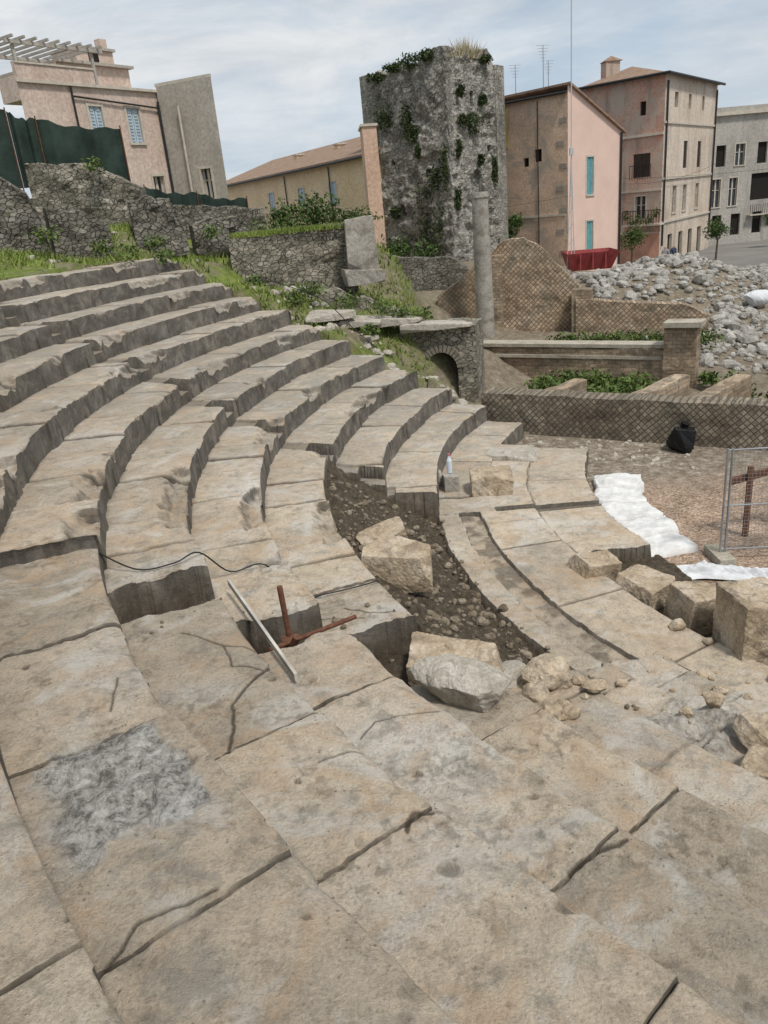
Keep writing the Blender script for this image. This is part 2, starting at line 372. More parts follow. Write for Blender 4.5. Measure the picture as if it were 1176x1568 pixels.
def mat_cavea():
    m,nt,b=newmat('limestone_seating')
    co=nd(nt,'ShaderNodeTexCoord').outputs['Object']
    at=nd(nt,'ShaderNodeAttribute',attribute_name='cd');sp=nd(nt,'ShaderNodeSeparateColor',{0:at.outputs['Color']})
    soil=at.outputs['Alpha']
    xyz=nd(nt,'ShaderNodeSeparateXYZ',{0:co})
    nb=noise(nt,co,.9,6,.62,.5)
    c=ramp(nt,nb,[(.30,(.49,.43,.35)),(.43,(.61,.52,.41)),(.52,(.67,.56,.43)),(.6,(.69,.61,.51)),(.7,(.72,.67,.60))])
    c=mix(nt,.8,c,ramp(nt,sp.outputs[0],[(0,(.74,.735,.72)),(.5,(1,.98,.96)),(1,(1.10,1.09,1.06))]),'MULTIPLY')
    n2=noise(nt,co,7,7,.8,.2)
    c=mix(nt,.9,c,ramp(nt,n2,[(.30,(.50,.48,.45)),(.5,g3(1.)),(.70,(1.18,1.18,1.16))]),'MULTIPLY')
    n3=noise(nt,co,55,5,.8)
    c=mix(nt,.85,c,ramp(nt,n3,[(.3,g3(.58)),(.5,g3(1.02)),(.75,g3(1.2))]),'MULTIPLY')
    n4=noise(nt,co,1.6,7,.7,.9);c=mix(nt,mr(nt,n4,.50,.62,0,.5),c,(.62,.43,.27))
    n6=noise(nt,co,1.3,7,.7,1.2);c=mix(nt,mr(nt,n6,.52,.62,0,.6),c,(.76,.72,.65))
    n5=noise(nt,co,3.3,7,.8,.5);c=mix(nt,mr(nt,n5,.53,.64,0,.6),c,(.30,.28,.24))
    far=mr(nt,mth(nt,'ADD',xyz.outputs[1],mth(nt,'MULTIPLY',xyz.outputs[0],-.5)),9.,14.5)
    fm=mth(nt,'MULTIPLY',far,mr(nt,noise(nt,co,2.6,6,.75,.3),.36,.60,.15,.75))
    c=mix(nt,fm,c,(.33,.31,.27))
    vp=nd(nt,'ShaderNodeTexVoronoi',{'Vector':co,'Scale':24.0});pit=mr(nt,vp.outputs['Distance'],.10,.17,1.,0.)
    pit=mth(nt,'MULTIPLY',pit,mr(nt,noise(nt,co,2.7,3),.48,.6))
    c=mix(nt,mth(nt,'MULTIPLY',pit,.55),c,(.16,.125,.085))
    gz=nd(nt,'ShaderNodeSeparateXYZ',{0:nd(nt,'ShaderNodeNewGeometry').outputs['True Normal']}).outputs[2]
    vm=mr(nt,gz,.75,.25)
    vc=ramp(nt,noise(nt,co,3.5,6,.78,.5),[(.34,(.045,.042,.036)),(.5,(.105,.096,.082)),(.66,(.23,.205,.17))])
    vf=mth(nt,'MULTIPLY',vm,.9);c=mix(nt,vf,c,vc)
    pc=ramp(nt,noise(nt,co,11,6,.85,.3),[(.40,(.15,.145,.135)),(.48,(.40,.385,.36)),(.60,(.70,.68,.63))])
    c=mix(nt,mth(nt,'MULTIPLY',sp.outputs[2],.9),c,pc)
    sc_=ramp(nt,noise(nt,co,14,6,.8),[(.35,(.055,.043,.03)),(.55,(.12,.095,.066)),(.7,(.22,.18,.13))])
    c=mix(nt,soil,c,sc_)
    c=mix(nt,mth(nt,'MULTIPLY',sp.outputs[1],.82),c,(.06,.048,.034))
    nt.links.new(c,b.inputs['Base Color'])
    hh=mth(nt,'ADD',mth(nt,'MULTIPLY',n3,1.6),mth(nt,'ADD',mth(nt,'MULTIPLY',n2,2.8),mth(nt,'MULTIPLY',pit,-.5)))
    bm=nd(nt,'ShaderNodeBump',{'Height':hh,'Strength':1.,'Distance':.018});nt.links.new(bm.outputs[0],b.inputs['Normal'])
    return m
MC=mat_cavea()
seat=empty('theatre_seating')
def patch(name,r0,r1,dr,a0,a1,ds,smooth=True):
    Rm=(r0+r1)/2;nr=int((r1-r0)/dr)+1;na=int(radians(a1-a0)*Rm/ds)+1
    R,A=np.meshgrid(np.linspace(r0,r1,nr),np.linspace(a0,a1,na),indexing='ij')
    X,Y,Z,c=cavea(R,A)
    def pad(a,low=None):
        a=np.pad(a,((1,1),(1,1))+((0,0),)*(a.ndim-2),mode='edge')
        if low is not None: a[0]=low;a[-1]=low;a[:,0]=low;a[:,-1]=low
        return a
    X=pad(X);Y=pad(Y);Z=pad(Z,-.5);c=pad(c)
    V=np.stack([X,Y,Z],-1).reshape(-1,3)
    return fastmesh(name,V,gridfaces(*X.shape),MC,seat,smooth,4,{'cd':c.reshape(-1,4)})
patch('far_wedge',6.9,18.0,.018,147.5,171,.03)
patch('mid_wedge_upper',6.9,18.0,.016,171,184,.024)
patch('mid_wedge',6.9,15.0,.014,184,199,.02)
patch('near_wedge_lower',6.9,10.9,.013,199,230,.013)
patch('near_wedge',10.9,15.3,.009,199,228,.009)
# ---------------- terrain ----------------
CP=np.array([(-20,18,4.8),(-12,16,4.5),(-8,18,4.35),(-6,17,4.0),(-5.2,19,4.0),(-6,22,4.7),(-3.7,22,3.7),(-4.4,20.4,3.75),(-6,30,5.0),(-12,34,5.3),(0,23.5,3.6),(-3,23.5,4.1),(-2,20.2,2.9),(.2,20.3,2.3),(1.2,19.6,1.75),(-3.2,19.0,3.1),(-1.2,17.8,2.1),(.9,16.7,1.1),(2.9,15.5,.1),
 (2.2,17.9,0.),(3.2,17,-.1),(3,23,.5),(6,24.3,.45),(9,23.,.2),(2,28,1.6),(0,34,2.2),(4,42,1.2),(-6,45,4.),(10,35,.3),(12,30.5,1.7),(10,29,1.5),(15.5,30,.8),(14,24,.1),(11,20,-.3),(15,18,-.4),(18,26,0),(16,40,-1.),(22,48,-1.3),(5,18.3,-.4),(8,16.5,-.4),(12,13,-.4),(5,20.2,-.2),(7.5,14.7,-.4),(9,13,-.4),(4.6,16.3,-.3),(3.4,18.5,-.3)])
def Hf(x,y):
    x=np.asarray(x,float);y=np.asarray(y,float);n=0;d=0
    for a,b,c in CP:
        q=((x-a)**2+(y-b)**2+.15)**-1.7;n=n+q*c;d=d+q
    z=n/d+.18*(fbm(x*.9,y*.9,4,3)-.5)+.09*(fbm(x*5,y*5,4,4)-.5)
    R=np.hypot(x-C[0],y-C[1]);A=np.degrees(np.arctan2(y-C[1],x-C[0]))%360
    z=np.where((R<17.9)&(A>147.2)&(A<245),np.minimum(z,-.45),z)
    d1=(x-2.3)*.5415+(y-15.7)*.8407
    return np.where((d1<0)&(R<13)&(A<147.2)|(d1<0)&(R<7.2),np.minimum(z,-.12),z)
def tmat():
    m,nt,b=newmat('earth_and_grass');co=nd(nt,'ShaderNodeTexCoord').outputs['Object']
    n=noise(nt,co,.8,6,.7,.4)
    so_=ramp(nt,noise(nt,co,5,6,.75),[(.3,(.12,.095,.065)),(.55,(.23,.19,.14)),(.72,(.38,.34,.27))])
    gr=ramp(nt,noise(nt,co,6,5,.7),[(.3,(.07,.10,.02)),(.6,(.17,.21,.05)),(.75,(.28,.28,.10))])
    X=nd(nt,'ShaderNodeSeparateXYZ',{0:co})
    gm=mth(nt,'MULTIPLY',mr(nt,n,.38,.56),mr(nt,X.outputs[0],3.,0.))
    c=mix(nt,gm,so_,gr);nt.links.new(c,b.inputs['Base Color'])
    bm=nd(nt,'ShaderNodeBump',{'Height':noise(nt,co,12,6,.75),'Strength':.8,'Distance':.06});nt.links.new(bm.outputs[0],b.inputs['Normal'])
    return m
TM=tmat()
xs=np.linspace(-26,26,400);ys=np.linspace(10.5,50,300);XX,YY=np.meshgrid(xs,ys,indexing='ij');ZZ=Hf(XX,YY)
ZZ[0]=ZZ[-1]=-2;ZZ[:,0]=-2;ZZ[:,-1]=-2
fastmesh('terrain',np.stack([XX,YY,ZZ],-1).reshape(-1,3),gridfaces(400,300),TM,smooth=True)
gm_=stone('street_asphalt',[(.16,.15,.14),(.24,.23,.21)],.3,12,.3)
g=MB();g.quad((-600,-300,-1.32),(600,-300,-1.32),(600,1000,-1.32),(-600,1000,-1.32));g.obj('ground',[gm_])
def gravelmat():
    m,nt,b=newmat('gravel');co=nd(nt,'ShaderNodeTexCoord').outputs['Object']
    v=nd(nt,'ShaderNodeTexVoronoi',{'Vector':co,'Scale':38.0});s=nd(nt,'ShaderNodeSeparateColor',{0:v.outputs['Color']})
    c=ramp(nt,s.outputs[0],[(0,(.18,.12,.08)),(.5,(.35,.245,.17)),(1,(.49,.39,.31))])
    c2=ramp(nt,noise(nt,co,2,5,.7),[(.35,g3(.6)),(.65,g3(1.15))])
    c=mix(nt,.8,c,c2,'MULTIPLY')
    X=nd(nt,'ShaderNodeSeparateXYZ',{0:co})
    e=mr(nt,mth(nt,'ADD',X.outputs[1],mth(nt,'MULTIPLY',noise(nt,co,1.5,5,.7),2.)),12.2,13.2)
    c=mix(nt,e,c,ramp(nt,noise(nt,co,5,7,.85),[(.38,(.11,.085,.06)),(.5,(.22,.18,.135)),(.62,(.40,.36,.30))]))
    nt.links.new(c,b.inputs['Base Color']);bm=nd(nt,'ShaderNodeBump',{'Height':v.outputs['Distance'],'Strength':.8,'Distance':.02});bm.invert=True
    nt.links.new(bm.outputs[0],b.inputs['Normal']);return m
GV=gravelmat()
xs=np.linspace(1.2,14,260);ys=np.linspace(3,16.5,260);XX,YY=np.meshgrid(xs,ys,indexing='ij')
RR=np.hypot(XX-C[0],YY-C[1]);d1=(XX-2.3)*.5415+(YY-15.7)*.8407
ZZ=.03*(fbm(XX*1.5,YY*1.5,4,2)-.5)+.015*(fbm(XX*9,YY*9,3,2)-.5)
ZZ=np.where((RR>7.6)&(YY<13.2),-.4,ZZ);ZZ=np.where(d1>.3,-.6,ZZ)
fastmesh('orchestra_floor',np.stack([XX,YY,ZZ],-1).reshape(-1,3),gridfaces(260,260),GV,smooth=True)
# ---------------- stone materials ----------------
ST=stone('boulder_stone',[(.30,.23,.155),(.47,.375,.265),(.58,.50,.40)],3,30,1.,.025,stain=(5,(.19,.155,.115),.50,.66))
PEB=stone('brown_pebbles',[(.12,.095,.065),(.20,.16,.115),(.31,.265,.205)],6,30,.8,.02)
STG=stone('pale_broken_stone',[(.33,.295,.24),(.47,.43,.365),(.60,.55,.48)],4,35,1.,.025,stain=(4,(.23,.20,.155),.52,.68))
RBM=stone('heap_rubble',[(.20,.185,.16),(.34,.32,.285),(.52,.50,.46)],2.5,20,.9,.03)
RUB=stone('rubble_masonry',[(.17,.155,.12),(.27,.245,.195),(.35,.32,.265)],1.2,22,.9,.05,vor=(6.5,(.11,.095,.075),.06),stain=(1.5,(.12,.11,.08),.5,.75))
RUBD=stone('dark_rubble',[(.12,.11,.09),(.185,.17,.14),(.25,.23,.195)],1.2,22,.9,.05,vor=(6.5,(.07,.062,.05),.07))
TW=stone('tower_masonry',[(.20,.19,.165),(.30,.285,.25),(.40,.375,.33)],.5,10,1.,.08,vor=(4.6,(.19,.18,.155),.05),stain=(.6,(.13,.12,.10),.48,.68),stainz=((.44,.41,.36),.50,.66),cellv=(.7,1.35))
sdx,sdy=.8407,-.5415
RET=stone('opus_reticulatum',[(.28,.20,.13),(.38,.28,.19),(.44,.35,.26)],.8,14,.8,.03,ret=((.98,-.2),.15,(.20,.16,.12)),stain=(.9,(.19,.17,.13),.50,.66))
RET7=stone('reticulatum_low',[(.17,.14,.105),(.24,.20,.15),(.30,.26,.2)],.8,14,.8,.03,ret=((sdx,sdy),.13,(.12,.1,.075)),stain=(1.2,(.12,.105,.08),.5,.66))
BRK=stone('roman_brick',[(.26,.19,.13),(.34,.26,.18),(.42,.34,.25)],1,14,.7,.03,brick=((sdx,sdy),.09),stain=(1.2,(.14,.12,.09),.5,.64))
CAP=stone('wall_coping',[(.27,.235,.18),(.40,.36,.29),(.48,.43,.35)],2.5,25,.7,.02)
# ---------------- ruins ----------------
wall('stage_front_wall',(2.25,15.75),(9.6,11.0),-.15,.82,.5,RET7,.06,.04,.025,seed=3)
wall('stage_building_wall',(3.1,21.7),(7.4,18.8),-.5,.72,.5,BRK,.08,.04,.03,seed=5)
n2=Vector((-.5415,-.8407,0));u2=Vector((.8407,-.5415,0))
c=MB();c.box(Vector((3.0,21.75,.46))-n2*.1,u2*5.1,n2*.2,Vector((0,0,.08)),0);c.box(Vector((3.0,21.75,.74))-n2*.45,u2*5.2,n2*.53,Vector((0,0,.09)),0);c.obj('stone_cornice',[CAP])
wall('stage_pier',(7.2,18.75),(7.85,18.35),-.5,1.3,.55,BRK,.06,.05,.06,seed=6)
c=MB();c.box((7.1,18.6,1.3),(.75,-.46,0),(.33,.5,0),(0,0,.12));c.obj('pier_cap',[CAP])
for i,(x0,y0,L) in enumerate(((3.3,15.6,1.5),(4.8,14.6,2.3),(5.75,13.95,2.5),(6.9,13.2,2.8),(8.2,12.4,2.8))):
    d=Vector((.70,.714,0))
    wall('partition_wall',(x0+.3,y0-.3),(x0+.3+d.x*L,y0-.3+d.y*L),-.4,[(0,.78),(.5,.76),(1,.74)],.32,BRK,.06,.03,.03,seed=40+i)
wall('reticulate_wall',(2.35,25.3),(6.85,24.4),.2,[(0,1.75),(.12,2.1),(.3,2.75),(.45,3.25),(.6,3.35),(.75,2.9),(.88,2.2),(1,1.6)],.6,RET,.1,.05,.1,seed=8)
wall('reticulate_wall',(6.4,23.8),(9.9,22.4),.0,[(0,1.5),(.3,1.35),(.6,1.25),(.8,1.2),(1,.9)],.5,RET,.1,.05,.06,seed=9)
wall('brick_pier',(6.3,23.9),(6.85,23.7),.1,1.75,.5,BRK,.08,.03,.04,seed=19)
wall('brick_pier',(3.9,24.6),(4.3,24.5),.3,2.9,.4,BRK,.08,.03,.04,seed=22)
wall('gray_block_wall',(.3,29.5),(5.3,28.3),.5,[(0,3.0),(.3,2.8),(.6,2.7),(.8,2.0),(1,1.7)],.5,RUBD,.12,.04,.08,seed=10)
cm=stone('column_stone',[(.24,.225,.195),(.34,.315,.275),(.42,.39,.345)],2.5,20,.6,.02,stain=(3,(.17,.145,.11),.48,.66))
P=empty('ancient_column');c=MB()
zs=[.3,.45,.48,1.45,1.5,2.6,2.65,4.55,4.6,4.75];rs=[.34,.34,.27,.262,.268,.255,.26,.235,.26,.25]
n=28;vs=[];fs=[]
for i,(z,r) in enumerate(zip(zs,rs)):
    for j in range(n):
        a=2*pi*j/n;q=r*(1+.05*(fbm(np.array([a*2.]),np.array([z*2]),3,5)[0]-.5));vs.append((3.68+cos(a)*q-.01*(z-.5),24+sin(a)*q,z))
for i in range(len(zs)-1):
    for j in range(n): fs.append((i*n+j,i*n+(j+1)%n,(i+1)*n+(j+1)%n,(i+1)*n+j))
fs.append(tuple(range((len(zs)-1)*n,len(zs)*n)));c.add(vs,fs);c.obj('shaft',[cm],P)
def rec(U,z):
    d=np.hypot(U-1.1,(z-.85)*1.0);inn=((d<.38)&(z>=.85))|((np.abs(U-1.1)<.38)&(z<.85));return np.where(inn,.85,0)
wall('arched_substructure_wall',(.7,18.95),(2.55,18.35),-.2,[(0,1.7),(.4,1.85),(1,1.85)],1.1,RUB,.05,.04,.04,recess=rec,seed=12)
c=MB()
A0=Vector((.7,18.95,0));ua=Vector((1.85,-.6,0)).normalized();na=Vector((ua.y,-ua.x,0))
if na.y>0:na=-na
for i in range(15):
    a0=pi*i/15+.02;a1=pi*(i+1)/15-.02
    pts=[]
    for (r,a) in ((.38,a0),(.38,a1),(.56,a1),(.56,a0)): pts.append(A0+ua*(1.1+r*cos(a))+Vector((0,0,.85+r*sin(a))))
    c.add([p+na*.06 for p in pts]+[p-na*.1 for p in pts],[(0,1,2,3),(4,5,6,7),(0,1,5,4),(1,2,6,5),(2,3,7,6),(3,0,4,7)],0)
c.obj('arch_voussoirs',[stone('tuff',[(.16,.14,.11),(.27,.24,.19)],4,20)])
for i,(x,y,z,dx) in enumerate(((1.7,18.75,1.85,1.7),(.7,19.0,2.02,1.3),(-.1,18.8,2.1,1.0),(-.8,18.7,2.35,1.1))):
    boulder('stone_slab',(x,y,z),(dx,.7,.16),-.3+.1*i,60+i,STG,True,3,.02)
wall('rubble_wall',(-3.25,20.6),(-.1,20.9),2.6,[(0,4.05),(.05,4.2),(.5,4.15),(.8,4.3),(1,4.3)],1.1,RUB,.08,.09,.06,seed=14)
boulder('stone_block',(.05,20.6,3.75),(.72,.7,1.3),.1,31,cm,True,2,.02)
boulder('stone_block',(.05,20.5,3.0),(.95,.9,.35),.1,32,cm,True,2,.02)
wall('rubble_wall',(-1.6,19.6),(1.2,19.9),1.6,[(0,2.9),(.4,2.75),(.7,2.4),(1,2.1)],.8,RUB,.08,.09,.15,seed=15)
wall('rubble_wall',(-10.5,17.6),(-7.1,19.0),4.0,[(0,6.5),(.5,6.3),(.8,6.1),(.95,5.6),(1,5.0)],.9,RUBD,.1,.15,.12,seed=16)
wall('rubble_wall',(-8.6,22.6),(-5.75,22.8),4.2,[(0,6.5),(.5,6.35),(.8,6.0),(1,5.7)],.9,RUB,.1,.12,.12,seed=17)
wall('rubble_wall',(-7.2,19.6),(-6.0,20.2),4.0,[(0,5.3),(.4,5.2),(.7,5.0),(1,4.8)],.7,RUBD,.08,.12,.15,seed=18)
wall('rubble_wall',(-5.6,20.9),(-4.4,21.3),3.9,[(0,5.2),(.3,5.3),(.8,5.2),(1,4.4)],.7,RUBD,.08,.12,.15,seed=20)
wall('rubble_wall',(-4.3,21.8),(-2.9,22.3),3.9,[(0,4.6),(.3,4.75),(.8,4.7),(1,4.4)],.7,RUBD,.08,.12,.1,seed=21)
wall('rubble_wall',(-11,26),(-3,27.5),4.2,[(0,6.0),(.5,5.4),(1,4.9)],.6,RUBD,.15,.08,.1,seed=23)
# ---------------- tower ----------------
T=empty('medieval_stone_tower')
tc0=(5.43,46.0);tl=(1.62,49.3);tr=(8.5,48.6);tb=(4.7,51.9)
def slit(u0,za,zb,wd=.16,dep=.7):
    return lambda U,z: np.where((np.abs(U-u0)<wd)&(z>za)&(z<zb),dep,0)
def multi(*fs): return lambda U,z: sum(f(U,z) for f in fs)
def arc(u0,z0,r,dep): return lambda U,z: np.where(((np.hypot(U-u0,z-z0)<r)&(z>=z0))|((np.abs(U-u0)<r)&(z<z0)&(z>z0-2.2)),dep,0)
setb=lambda U,z: .10*sst(7.5,7.8,z)+.12*sst(.45,.7,fbm(U*1.2,z*1.2,4,66))-.06
wall('left_face',tl,tc0,.3,[(0,11.4),(.2,11.6),(.35,11.8),(.5,11.6),(.75,11.9),(1,12.0)],1.,TW,.08,.16,.35,recess=multi(setb,slit(1.6,4.,4.6,.15),slit(3.6,5.9,6.3),slit(2.4,8.9,9.4,.12),slit(4.2,9.6,9.8,.08),slit(1.2,6.8,7.,.08)),parent=T,seed=24)
wall('right_face',tc0,tr,.3,[(0,12.0),(.3,11.8),(.6,11.9),(.85,12.0),(1,11.5)],1.,TW,.08,.16,.35,recess=multi(setb,slit(.9,9.4,9.9,.13),slit(2.,9.6,10.,.13),slit(3.2,7,7.3,.12),arc(2.2,5.6,.5,.3)),parent=T,seed=25)
wall('back_face_r',tr,tb,.3,11.4,1.,TW,.4,.1,.3,parent=T,seed=26)
wall('back_face_l',tb,tl,.3,11.4,1.,TW,.4,.1,.3,parent=T,seed=27)
IV=leafmat('ivy_leaves',(.02,.035,.012),(.075,.10,.035),2)
fl=Vector((tl[0]-tc0[0],tl[1]-tc0[1],0)).normalized();fr_=Vector((tr[0]-tc0[0],tr[1]-tc0[1],0)).normalized()
nl=Vector((-fl.y,fl.x,0));nl=nl if nl.y<0 else -nl;nr=Vector((-fr_.y,fr_.x,0));nr=nr if nr.y<0 else -nr
cl=[]
def tv(face,u,z,r,rz,n=300,s=.09):
    o=Vector((tc0[0],tc0[1],0));p=o+(fl*u+nl*.12 if face=='l' else fr_*u+nr*.12);cl.append((p.x,p.y,z,r,r*.45,rz,n,s))
for a in [('l',4.2,9.2,.6,.7),('l',2.7,8.9,.4,1.0),('l',2.3,8.2,.4,.5),('l',3.9,4.2,.4,.3),('l',1.6,5.0,.9,.8),('l',.9,5.8,.5,.7),('l',1.9,3.2,.6,1.2),('l',.8,3.2,.5,1.7),('l',1.4,2.2,1.,.9),('l',3.4,2.4,1.1,.5),('l',4.3,2.0,.9,.6),('l',2.2,11.7,.7,.45),('l',3.4,11.6,.5,.25),('l',4.5,11.3,.6,.25),('l',1.1,11.8,.6,.3),('l',.3,6.3,.3,1.2),('l',2.0,7.3,.2,.4),
          ('r',1.9,8.4,.8,.7),('r',1.2,8.6,.6,.3),('r',1.0,10.,.2,.3),('r',2.8,9.6,.25,.3),('r',3.1,11.6,.4,.2),('r',.6,7.2,.2,.5),('r',3.6,6.,.2,.8),('r',.4,4.6,.2,.6),('r',2.4,6.6,.2,.3)]: tv(*a)
leaves('ivy',cl,IV,T)
DG=leafmat('dry_grass',(.30,.25,.15),(.5,.44,.3))
pp=[];hh=[]
for i in range(900):
    u=random.uniform(.2,3.3);p=Vector((tc0[0],tc0[1],0))+fr_*u-nr*random.uniform(0,.8);pp.append((p.x,p.y,11.6));hh.append(random.uniform(.3,1.3)*(1-abs(u-2)/2.5))
blades('dry_grass_tuft',pp,hh,DG,T,.3,.025)
# ---------------- buildings ----------------
GL=plain('window_glass',(.05,.06,.07),.15,.2);DK=plain('dark_interior',(.02,.018,.015),.9,.1)
def roofmat():
    m,nt,b=newmat('terracotta_tiles');co=nd(nt,'ShaderNodeTexCoord').outputs['Object']
    wv=nd(nt,'ShaderNodeTexWave',{'Vector':co,'Scale':4.5,'Distortion':1.2,'Detail':2.0},bands_direction='X').outputs[0]
    c=ramp(nt,noise(nt,co,2.5,5,.7),[(.3,(.28,.18,.125)),(.5,(.40,.27,.19)),(.7,(.47,.37,.29))])
    c=mix(nt,.6,c,ramp(nt,wv,[(0,g3(.5)),(1,g3(1.2))]),'MULTIPLY');nt.links.new(c,b.inputs['Base Color'])
    bm=nd(nt,'ShaderNodeBump',{'Height':wv,'Strength':.8,'Distance':.06});nt.links.new(bm.outputs[0],b.inputs['Normal']);return m
ROOF=roofmat()
def outn(p0,p1,cen):
    u=Vector((p1[0]-p0[0],p1[1]-p0[1],0));L=u.length;u/=L;n=Vector((u.y,-u.x,0))
    if n.dot(Vector(((p0[0]+p1[0])/2-cen[0],(p0[1]+p1[1])/2-cen[1],0)))<0:n=-n
    return u,n,L
def facade(mb,p0,p1,z0,z1,ops,cen,mi=0,mk=dict(glass=1,shut=2,frame=3,dark=4)):
    """wall panel with real openings; ops: (u0,u1,za,zb,kind)"""
    u,n,L=outn(p0,p1,cen);o=Vector((p0[0],p0[1],0))
    us=sorted(set([0,L]+[x for q in ops for x in q[:2]]));zs=sorted(set([z0,z1]+[x for q in ops for x in q[2:4]]))
    for a,b in zip(us[:-1],us[1:]):
        for c_,d in zip(zs[:-1],zs[1:]):
            m_=((a+b)/2,(c_+d)/2)
            if any(q[0]<m_[0]<q[1] and q[2]<m_[1]<q[3] for q in ops): continue
            mb.quad(o+u*a+Vector((0,0,c_)),o+u*b+Vector((0,0,c_)),o+u*b+Vector((0,0,d)),o+u*a+Vector((0,0,d)),mi)
    for q in ops:
        a,b,c_,d,kind=q[:5];e=Vector((0,0,1));rc=n*-.22
        A=o+u*a+e*c_;B=o+u*b+e*c_;Cc=o+u*b+e*d;D=o+u*a+e*d
        mb.quad(A,B,B+rc,A+rc,mi);mb.quad(D,Cc,Cc+rc,D+rc,mi);mb.quad(A,D,D+rc,A+rc,mi);mb.quad(B,Cc,Cc+rc,B+rc,mi)
        mb.quad(A+rc,B+rc,Cc+rc,D+rc,mk['dark'] if kind in('dark','hole') else mk['glass'])
        W_=b-a;H_=d-c_
        if kind in('shut','dark_shut'):
            k_=mk['shut']
            for s0 in (0,.5):
                mb.box(A+u*(W_*s0+.02)-n*.1,u*(W_*.5-.03),n*.04,e*H_,k_)
                for t in range(int(H_/.12)):
                    mb.box(A+u*(W_*s0+.09)-n*.06+e*(.06+t*.12),u*(W_*.5-.17),n*.03,e*.05,k_)
        if kind=='win':
            for s0 in (0,.5): 
                mb.box(A+u*(W_*s0)-n*.2,u*.06,n*.05,e*H_,mk['frame']);mb.box(A+u*(W_*(s0+.5)-.06)-n*.2,u*.06,n*.05,e*H_,mk['frame'])
            mb.box(A-n*.195+e*(H_*.6),u*W_,n*.05,e*.05,mk['frame'])
        if kind in('win','shut','open'):
            t=.1;mb.box(A-u*t-e*.08,u*(W_+2*t),n*.07,e*.08,mk['frame'])
            mb.box(A-u*t,u*t,n*.025,e*H_,mk['frame']);mb.box(B,u*t,n*.025,e*H_,mk['frame']);mb.box(D-u*t,u*(W_+2*t),n*.03,e*t,mk['frame'])
FR=plain('pale_trim',(.5,.45,.38),.8,.15);IRON=plain('wrought_iron',(.03,.03,.03),.5,.2)
def V3(p,z): return Vector((p[0],p[1],z))
# B1
B=empty('pink_stucco_house');mb=MB()
m1=stone('pink_stucco',[(.48,.36,.29),(.57,.45,.38),(.60,.50,.43)],.5,8,.2,.01,stainz=((.40,.35,.29),.53,.75))
m1b=stone('gray_render',[(.36,.32,.275),(.42,.38,.33),(.48,.44,.385)],.5,8,.2,.01,stainz=((.29,.27,.23),.5,.75))
SHB=plain('pale_blue_shutter',(.42,.50,.56),.7,.1)
cen=(-12,42);p0=(-11.7,31.95);p1=(-7.8,37.5)
u,n,L=outn(p0,p1,cen)
facade(mb,p0,p1,3.8,10.05,[(2.88,3.5,8.0,9.3,'shut'),(4.73,5.38,8.0,9.3,'shut'),(5.5,6.1,5.0,6.7,'win')],cen)
mb.quad(V3(p0,3.8),V3((-13.3,37),3.8),V3((-13.3,37),10.05),V3(p0,10.05),0)
mb.add([V3(p0,10.05),V3(p1,10.05),V3((-10,46),10.05),V3((-13.3,37),10.05)],[(0,1,2,3)],3)
mb.box(V3(p0,10.06)-n*.1,u*3.4,n*.18,Vector((0,0,.5)),0);mb.box(V3(p0,9.95)-u*.08,u*(L+.08),n*.12,Vector((0,0,.1)),3)
mb.box(V3(p0,10.56)-n*.12,u*3.45,n*.24,Vector((0,0,.06)),3)
q0=V3(p0,10.06)+u*2.8-n*1.3
mb.box(q0,u*3.6,-n*4,Vector((0,0,.95)),0)
mb.box(q0+Vector((0,0,.96))+n*.2,u*3.75,-n*4.4,Vector((0,0,.1)),5)
mb.box(q0+u*1.7+Vector((0,0,1.07))-n*.8,u*1.9,-n*1.6,Vector((0,0,.65)),0);mb.box(q0+u*1.6+Vector((0,0,1.73))-n*.7,u*2.1,-n*1.8,Vector((0,0,.1)),5)
mb.box(q0+u*3.2+Vector((0,0,1.84))-n*1.,u*.35,-n*.35,Vector((0,0,.4)),0)
mb.box(q0+u*2.3+Vector((0,0,1.12))-n*.79,u*.5,n*.02,Vector((0,0,.5)),4)
r0=(-7.9,37.2);r1=(-5.35,36.0)
facade(mb,r0,r1,3.8,10.15,[(1.6,2.1,5.6,6.8,'win')],(-5,42),5)
mb.quad(V3(r1,3.8),V3((-6.6,43),3.8),V3((-6.6,43),10.15),V3(r1,10.15),5)
mb.quad(V3(r0,10.15),V3(r1,10.15),V3((-6.6,43),10.15),V3((-8.5,43),10.15),5)
mb.box(V3(r0,10.16)-Vector((.05,-.05,0)),V3(r1,0)-V3(r0,0),Vector((.05,.12,0)),Vector((0,0,.12)),3)
mb.tube(V3((-7.0,36.65),4),V3((-7.0,36.65),9.3),.05,3);mb.tube(V3(p0,5)+u*2.2+n*.08,V3(p0,10)+u*2.2+n*.08,.04,6);mb.tube(V3(p1,4)+n*.1-u*.35,V3(p1,9.6)+n*.1-u*.35,.05,6)
mb.tube(V3(p0,9.6)+u*2.2+n*.08,V3(p1,9.35)+n*.1-u*.35,.035,6)
mb.obj('walls',[m1,GL,SHB,FR,DK,m1b,IRON],B)
mb=MB();o=V3(p0,10.3)
for a,b_ in ((.2,.1),(3.6,.1),(.2,2.4),(3.6,2.4)):
    mb.box(o+u*a-n*b_-Vector((0,0,.25)),u*.1,-n*.1,Vector((0,0,1.15)),0)
for b_ in (0.,2.5): mb.box(o-u*.1-n*b_+Vector((0,0,.9)),u*4.2,-n*.1,Vector((0,0,.12)),0)
for i in range(9): mb.box(o+u*(.0+i*.48)+n*.3+Vector((0,0,1.03)),u*.07,-n*3.1,Vector((0,0,.09)),0)
mb.obj('pergola',[plain('weathered_wood',(.38,.35,.31),.7,.2)],B)
